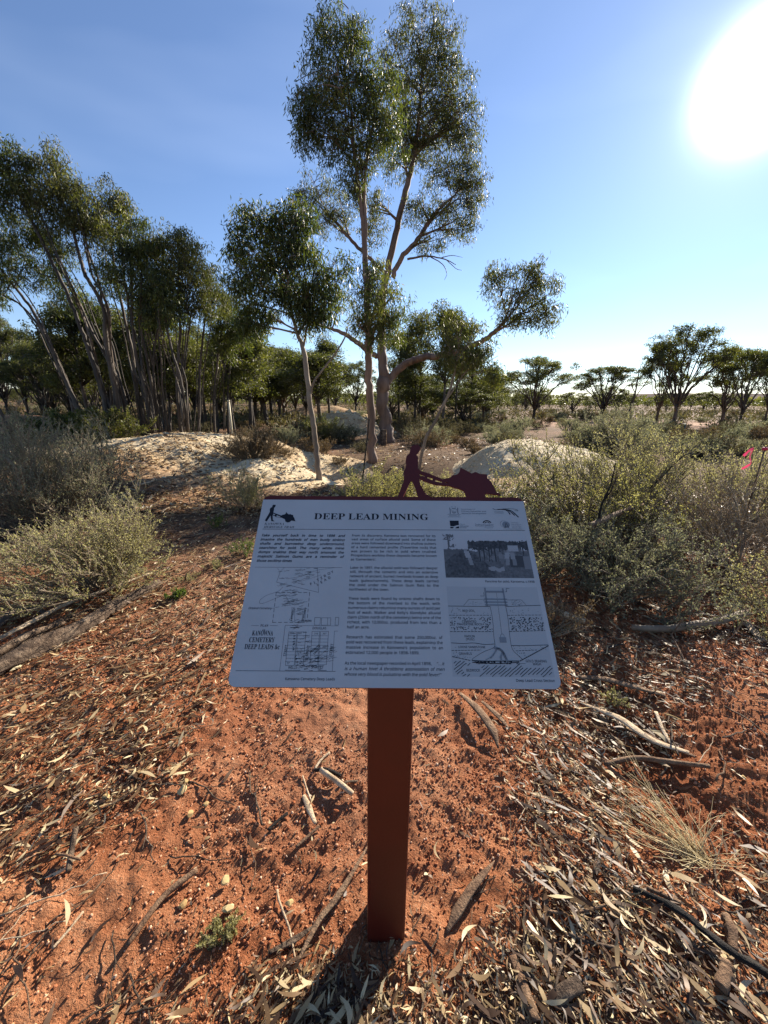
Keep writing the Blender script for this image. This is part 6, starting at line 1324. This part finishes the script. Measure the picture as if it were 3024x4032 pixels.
g = Geo(); g.add(*tube(np.array([[0.01, 0, hh + 0.001], [0.01, 0, hh + 0.03]]), 0.06, 8)); ob('peg_cap', g.mesh('peg_cap', True), M['cream'], peg)
b = along(500, 925, 12.2); tp = at(498, 868, 12.2)[2]; hh = tp - b[2]
post = thing('marker_post', 'pale cream marker post standing behind the left mound', 'post', b)
g = Geo(); g.add(*tube(np.array([[0, 0, -0.2], [0, 0, hh * 0.5], [-0.01, 0, hh]]), 0.034, 8)); ob('post_shaft', g.mesh('post_shaft', True), M['cream'], post)
g = Geo(); g.add(*tube(np.array([[-0.01, 0, hh + 0.001], [-0.01, 0, hh + 0.05]]), 0.038, 8)); ob('post_cap', g.mesh('post_cap', True), M['cream'], post)
b = gnd(833, 962); q = upright('marker_peg', 'flat grey board leaning against the foot of the stout salmon gum', 'peg', 829, 957, 928, 13, WG, 12.9, 0.0, 4, 0.02, 0.4)
q = upright('dead_sapling', 'thin dark dead stem standing just left of the slender pink trunk', 'stem', 783, 985, 905, 3.5, WC, 8.9, 0.12, 7, 0.1)
b_ = along(30, 950, 8.6); Q = np.array([at(34, 960, 8.6), at(22, 930, 8.6), at(10, 905, 8.6), at(-10, 870, 8.6)]); g = Geo(); g.add(*tube(resample(Q, 14) - Q[0], 0.045 * np.linspace(1, 0.6, 14), 8, 0.12, 4))
tag(ob('dead_sapling', g.mesh('dead_sapling', True), M['bark_grey'], None, Q[0]), 'leaning bare stem rising from the spoil ridge at the left edge', 'stem')

# dry grass tuft on the right
b = gnd(1515, 1862); g = np.random.default_rng(5); N = 130
a = g.normal(2.35, 0.55, N); a = np.where(g.random(N) < 0.35, g.uniform(-0.6, 3.6, N), a); L = g.uniform(0.06, 0.30, N) * np.where(np.abs(a - 2.3) < 0.8, 1.35, 0.7)
base_ = g.normal(0, 0.018, (N, 3)) * np.array([1, 1, 0]) ; el = np.abs(g.normal(0.20, 0.16, N))
E_ = base_ + np.stack([np.cos(a) * np.cos(el), np.sin(a) * np.cos(el), np.sin(el)], -1) * L[:, None]; E_[:, 2] = np.maximum(E_[:, 2], 0.02)
V, Fv, _ = twigs(base_ + np.array([0, 0, 0.005]), E_, 0.0011, 0.0006, 0.06, 5, 9); q = Geo(); q.add(V, Fv, r=0.6)
tuft = thing('grass_tuft', 'dry straw-coloured grass tuft sprawling on the red soil at the right', 'grass tuft', b); ob('grass_blade', q.mesh('grass_blade'), M['straw'], tuft)['kind'] = 'stuff'
b = gnd(1352, 1945); N = 26; a = g.uniform(0, 6.28, N); L = g.uniform(0.02, 0.07, N); E_ = np.stack([np.cos(a) * L, np.sin(a) * L, g.uniform(0.01, 0.04, N)], -1); V, Fv, _ = twigs(np.zeros((N, 3)), E_, 0.0011, 0.0006, 0.1, 4, 3); q = Geo(); q.add(V, Fv, r=0.5)
tuft = thing('grass_tuft', 'small tuft of dry rootlets at the top end of the charred branch', 'grass tuft', b); ob('grass_blade', q.mesh('grass_blade'), M['straw'], tuft)['kind'] = 'stuff'

# ------------------------------------------------------------------ leaf litter, soil crumbs, rubble
def litter_density(x, y):
    d = 0.5 + 1.3 * vn(x * 1.6, y * 1.6, 201) + 1.3 * vn(x * 5, y * 5, 202)
    px, py, _ = proj(np.stack([x, y, 0 * x], -1))
    bare = np.exp(-((px - 700) / 300) ** 2 - ((py - 1680) / 270) ** 2) * 1.2 + np.exp(-((px - 560) / 200) ** 2 - ((py - 1560) / 130) ** 2) * 0.6 + np.exp(-((px - 980) / 130) ** 2 - ((py - 1720) / 300) ** 2) * 0.8 + np.exp(-((px - 330) / 210) ** 2 - ((py - 1860) / 170) ** 2) * 0.9 + np.exp(-((px - 1600) / 150) ** 2 - ((py - 1660) / 200) ** 2) * 0.6 + np.exp(-((px - 830) / 140) ** 2 - ((py - 2060) / 140) ** 2) * 0.7 + np.exp(-((px - 1440) / 150) ** 2 - ((py - 1790) / 60) ** 2) * 0.5
    lush = np.exp(-((px - 1280) / 260) ** 2 - ((py - 1640) / 230) ** 2) * 0.8 + np.exp(-((px - 1330) / 380) ** 2 - ((py - 2080) / 170) ** 2) * 1.0 + np.exp(-((px - 230) / 260) ** 2 - ((py - 1560) / 190) ** 2) * 0.9 + np.exp(-((px - 60) / 160) ** 2 - ((py - 1750) / 200) ** 2) * 0.6 + np.exp(-((px - 560) / 260) ** 2 - ((py - 2150) / 110) ** 2) * 0.6 + np.exp(-((px - 400) / 200) ** 2 - ((py - 1330) / 170) ** 2) * 0.7 + np.exp(-((px - 1250) / 200) ** 2 - ((py - 1420) / 90) ** 2) * 0.7 + np.exp(-((px - 430) / 170) ** 2 - ((py - 1230) / 190) ** 2) * 0.9
    return np.clip(d + lush - bare * 1.25, 0.03, 1.7)
def fillsurf(x, y): return surf(x, y) + crumb(x, y) * 0.7
g = np.random.default_rng(17)
N0 = 190000
# world-space candidates, thinned with distance
th = np.concatenate([g.uniform(0.15, math.pi - 0.15, N0)]); rr = 0.42 + 5.6 * g.random(N0) ** 1.25
x, y = np.cos(th) * rr, np.sin(th) * rr
px, py, zc = proj(np.stack([x, y, 0 * x], -1)); inside = (px > -120) & (px < 1780) & (py < 2330) & (zc > 0.1)
x, y, rr, px, py = (v[inside] for v in (x, y, rr, px, py))
keep = g.random(len(x)) < litter_density(x, y) * 0.82
x, y, rr = x[keep], y[keep], rr[keep]; N = len(x)
kind = g.random(N)
L = np.where(kind < 0.60, g.uniform(0.018, 0.050, N), np.where(kind < 0.945, g.uniform(0.008, 0.024, N), g.uniform(0.05, 0.085, N))) * np.clip(0.75 + 0.12 * rr, 0.8, 1.4)
Wd = L * np.where(kind < 0.60, g.uniform(0.10, 0.20, N), np.where(kind < 0.945, g.uniform(0.18, 0.5, N), g.uniform(0.10, 0.24, N)))
head = g.normal(0.95, 0.75, N) * np.where(x > 0.25, -1, 1) + np.where(g.random(N) < 0.25, g.uniform(0, 3.14, N), 0)   # leaves lie combed down the slope
tilt = g.normal(0, 0.28, N); roll_ = g.normal(0, 0.5, N); curl = g.normal(0, 0.9, N); sweep = g.normal(0, 0.5, N)
zz = fillsurf(x, y) + g.uniform(-0.004, 0.018, N) + np.abs(tilt) * L * 0.35
tone = np.clip(g.beta(0.85, 1.05, N), 0, 1)
def litter_mesh(x, y, z, L, W, head, tilt, roll_, curl, sweep, tone, nseg=3):
    N = len(x); t = np.linspace(0, 1, nseg + 1); wp = np.array([0.12, 0.95, 0.85, 0.05]) if nseg == 3 else np.interp(t, [0, .3, .7, 1], [0.1, 1, .85, .04])
    s = t - 0.5
    U = s[None] * L[:, None]; Sw = sweep[:, None] * L[:, None] * (s[None] ** 2 - 0.08); Cz = curl[:, None] * L[:, None] * (s[None] ** 2 - 0.08) * 0.55
    half = wp[None] * W[:, None] * 0.5
    cr_, sr_ = np.cos(roll_)[:, None], np.sin(roll_)[:, None]
    out = []
    for sg_ in (-1, 1):
        lx, ly, lz = U, Sw + sg_ * half * cr_, Cz + sg_ * half * sr_ + np.tan(np.clip(tilt, -.6, .6))[:, None] * U
        c, s_ = np.cos(head)[:, None], np.sin(head)[:, None]
        out.append(np.stack([x[:, None] + lx * c - ly * s_, y[:, None] + lx * s_ + ly * c, z[:, None] + np.maximum(lz, -0.006)], -1))
    V = np.stack(out, 2).reshape(-1, 3); i = (np.arange(N)[:, None] * (nseg + 1) + np.arange(nseg)[None]).ravel() * 2
    return V, np.stack([i, i + 1, i + 3, i + 2], 1), np.repeat(tone, nseg)
nb = 900; ib = g.choice(np.where(litter_density(x, y) > 0.75)[0], nb, replace=False)
L[ib] = g.uniform(0.07, 0.20, nb) * np.clip(0.7 + 0.15 * rr[ib], 0.8, 1.6); Wd[ib] = g.uniform(0.006, 0.016, nb); curl[ib] *= 0.35; sweep[ib] *= 0.35; tilt[ib] *= 0.3; tone[ib] = np.clip(g.normal(0.32, 0.2, nb), 0, 0.8)
head[ib] = np.where(x[ib] > 0.2, -1, 1) * g.normal(0.85, 0.35, nb); zz[ib] += 0.006
# the 300 largest in the picture are objects of their own
ppx, ppy, pz = proj(np.stack([x, y, zz], -1)); big = np.where(np.isin(np.arange(N), ib), 0, L) / pz * np.where((ppx > 10) & (ppx < 1650) & (ppy < 2200), 1, 0) * np.where((ppx > 790) & (ppx < 905) & (ppy < 2010), 0, 1)
hid = (ppy < 1490) & (ppx > 500) & (ppx < 1210); big = np.where(hid, 0, big)
order = np.argsort(-big); top = order[:300]; rest = order[300:]
V, F4, r = litter_mesh(*(v[rest] for v in (x, y, zz, L, Wd, head, tilt, roll_, curl, sweep, tone)))
tag(ob('leaf_litter', mesh_raw('leaf_litter', V, F4, None, r), M['litter']), 'dry gum leaf litter strewn over the red soil', 'leaf litter', kind='stuff')
LG = 'single dry gum leaves in the foreground'
vm, vmt = [], []
for k in range(30):
    gk = np.random.default_rng(900 + k); o1_ = np.ones(1)
    tn_ = float(np.clip(gk.beta(0.9, 0.9), 0, 1)); vmt.append(tn_); V, F4, r = litter_mesh(0 * o1_, 0 * o1_, 0 * o1_, o1_, o1_ * gk.uniform(0.11, 0.26), 0 * o1_, 0 * o1_, o1_ * gk.normal(0, 0.35), o1_ * gk.normal(0, 0.8), o1_ * gk.normal(0, 0.6), o1_ * tn_, 6)
    me = mesh_raw('fallen_leaf', V, F4, None, r, True); me.materials.append(M['litter']); vm.append(me)
for n_, i in enumerate(top):
    o = ob('fallen_leaf', vm[n_ % 30]); s = L[i]
    o.location = (x[i], y[i], zz[i] + 0.006); o.scale = (s, s, s); o.rotation_euler = (0, tilt[i] * 0.6, head[i])
    ton = vmt[n_ % 30]; cw = 'dark brown' if ton < 0.3 else 'mid brown' if ton < 0.55 else 'tan' if ton < 0.78 else 'pale cream'
    zn = ('in the litter at the bottom left' if ppx[i] < 560 and ppy[i] > 1950 else 'on the red soil left of the post' if ppx[i] < 800 else 'in the shadow at the foot of the post' if ppx[i] < 1000 and ppy[i] > 1950 else 'on the bare soil right of the post' if ppx[i] < 1100 else 'in the litter above the charred branch' if ppy[i] < 1960 else 'in the litter around the charred branch')
    tag(o, ('long ' if L[i] > 0.062 else '') + cw + ' dry gum leaf ' + zn, 'leaf', LG)
# soil crumbs
def octa(P, r, seed, squash=0.75):
    N = len(P); gk = np.random.default_rng(seed)
    B = np.array([[1, 0, 0], [-1, 0, 0], [0, 1, 0], [0, -1, 0], [0, 0, 1], [0, 0, -0.8]], float)
    V = B[None] * gk.uniform(0.65, 1.3, (N, 6, 1)) + gk.normal(0, 0.22, (N, 6, 3)); a = gk.uniform(0, 6.28, N)
    c, s = np.cos(a)[:, None], np.sin(a)[:, None]
    V = np.stack([V[..., 0] * c - V[..., 1] * s, V[..., 0] * s + V[..., 1] * c, V[..., 2] * squash], -1) * r[:, None, None] + P[:, None]
    F_ = np.array([[0, 2, 4], [2, 1, 4], [1, 3, 4], [3, 0, 4], [2, 0, 5], [1, 2, 5], [3, 1, 5], [0, 3, 5]])
    return V.reshape(-1, 3), (np.arange(N)[:, None, None] * 6 + F_[None]).reshape(-1, 3)
N = 170000; th = g.uniform(0.2, math.pi - 0.2, N); rr = 0.42 + 2.9 * g.random(N) ** 1.0; x, y = np.cos(th) * rr, np.sin(th) * rr
px, py, zc = proj(np.stack([x, y, 0 * x], -1)); k = (px > -40) & (px < 1700) & (py < 2280) & (g.random(N) < 0.60 + 0.9 * vn(x * 4, y * 4, 71) + 0.5 * vn(x * 13, y * 13, 72) - 0.35 * np.exp(-((x + 0.35) / 0.3) ** 2 - ((y - 1.45) / 0.35) ** 2)); x, y, rr = x[k], y[k], rr[k]; N = len(x)
r_ = (0.0010 + 0.0034 * g.random(N) ** 3.4) * (0.8 + 0.4 * rr)
me = bpy.data.meshes.new('soil_crumbs'); me.vertices.add(N); me.vertices.foreach_set('co', np.stack([x, y, surf(x, y) + crumb(x, y) + r_ * 0.35], -1).astype(np.float32).ravel())
for nm, dat in (('crumb_scale', r_[:, None] * g.uniform(0.6, 1.25, (N, 3))), ('crumb_turn', g.uniform(0, 6.28, (N, 3)))):
    at_ = me.attributes.new(nm, 'FLOAT_VECTOR', 'POINT'); at_.data.foreach_set('vector', dat.astype(np.float32).ravel())
oc = ob('soil_crumbs', me, M['crumb']); tag(oc, 'crumbs and clods of loose red soil around the post', 'soil', kind='stuff')
ng = bpy.data.node_groups.new('crumb_scatter', 'GeometryNodeTree')
ng.interface.new_socket('Geometry', in_out='INPUT', socket_type='NodeSocketGeometry'); ng.interface.new_socket('Geometry', in_out='OUTPUT', socket_type='NodeSocketGeometry')
N_ = ng.nodes; gi, go = N_.new('NodeGroupInput'), N_.new('NodeGroupOutput'); ip = N_.new('GeometryNodeInstanceOnPoints'); ic = N_.new('GeometryNodeMeshIcoSphere'); ic.inputs['Subdivisions'].default_value = 1
sm = N_.new('GeometryNodeSetMaterial'); sm.inputs['Material'].default_value = M['crumb']; ss = N_.new('GeometryNodeSetShadeSmooth'); ss.inputs['Shade Smooth'].default_value = False
def nattr(nm):
    q = N_.new('GeometryNodeInputNamedAttribute'); q.data_type = 'FLOAT_VECTOR'; q.inputs['Name'].default_value = nm; return q.outputs['Attribute']
Lk = ng.links.new
Lk(gi.outputs[0], ip.inputs['Points']); Lk(ic.outputs['Mesh'], ss.inputs[0]); Lk(ss.outputs[0], sm.inputs[0]); Lk(sm.outputs[0], ip.inputs['Instance']); Lk(nattr('crumb_turn'), ip.inputs['Rotation']); Lk(nattr('crumb_scale'), ip.inputs['Scale']); Lk(ip.outputs[0], go.inputs[0])
md_ = oc.modifiers.new('crumb_scatter', 'NODES'); md_.node_group = ng
# rubble and litter on the mounds
Vs, Fs, Rs, nn = [], [], [], 0
def strew(f, box, N, seed, rmin, rmax, thr=0.08):
    global nn
    gk = np.random.default_rng(seed); x = gk.uniform(box[0], box[1], N); y = gk.uniform(box[2], box[3], N); h = f(x, y); k = (h > g0(x, y) + 0.005); x, y, h = x[k], y[k], h[k]; N = len(x)
    r = rmin + (rmax - rmin) * gk.random(N) ** 4; V, F = octa(np.stack([x, y, h + r * 0.2], -1), r, seed + 1); Vs.append(V); Fs.append(F + nn); Rs.append(np.repeat(np.clip(gk.normal(0.5, 0.22, N), 0, 1), 8)); nn += len(V)
strew(heap_left, HEAPS[0][1], 7000, 401, 0.005, 0.035); strew(heap_west, HEAPS[1][1], 2600, 403, 0.008, 0.04); strew(heap_right, HEAPS[2][1], 5000, 405, 0.005, 0.04); strew(heap_mid, HEAPS[4][1], 1200, 407, 0.02, 0.14)
tag(ob('spoil_rubble', mesh_raw('spoil_rubble', np.concatenate(Vs), None, np.concatenate(Fs), np.concatenate(Rs)), M['rubble']), 'pale broken stones scattered over the spoil mounds', 'rubble', kind='stuff')
gk = np.random.default_rng(88); N = 26000; x = gk.uniform(-5.2, 0.6, N); y = gk.uniform(4.6, 9.4, N); k = gk.random(N) < np.clip(0.75 - (y - 5.3) * 0.30 + 0.9 * vn(x * 1.2, y * 1.2, 5), 0.03, 1); x, y = x[k], y[k]
x2 = gk.uniform(0.2, 6.5, 5000); y2 = gk.uniform(3.0, 6.4, 5000); x3 = gk.uniform(-6, 6, 6000); y3 = gk.uniform(9, 16, 6000); x, y = np.concatenate([x, x2, x3]), np.concatenate([y, y2, y3]); N = len(x)
L = gk.uniform(0.03, 0.10, N) * (1 + 0.05 * y); V, F4, r = litter_mesh(x, y, surf(x, y) + gk.uniform(0.006, 0.03, N), L, L * gk.uniform(0.14, 0.3, N), gk.uniform(0, 3.14, N), gk.normal(0, 0.25, N), gk.normal(0, 0.6, N), gk.normal(0, 0.8, N), gk.normal(0, 0.4, N), np.clip(gk.beta(1.3, 1.6, N), 0, 1))
tag(ob('bark_litter', mesh_raw('bark_litter', V, F4, None, r), M['litter']), 'bark and leaf litter on the mound slopes and round the hollow', 'litter', kind='stuff')
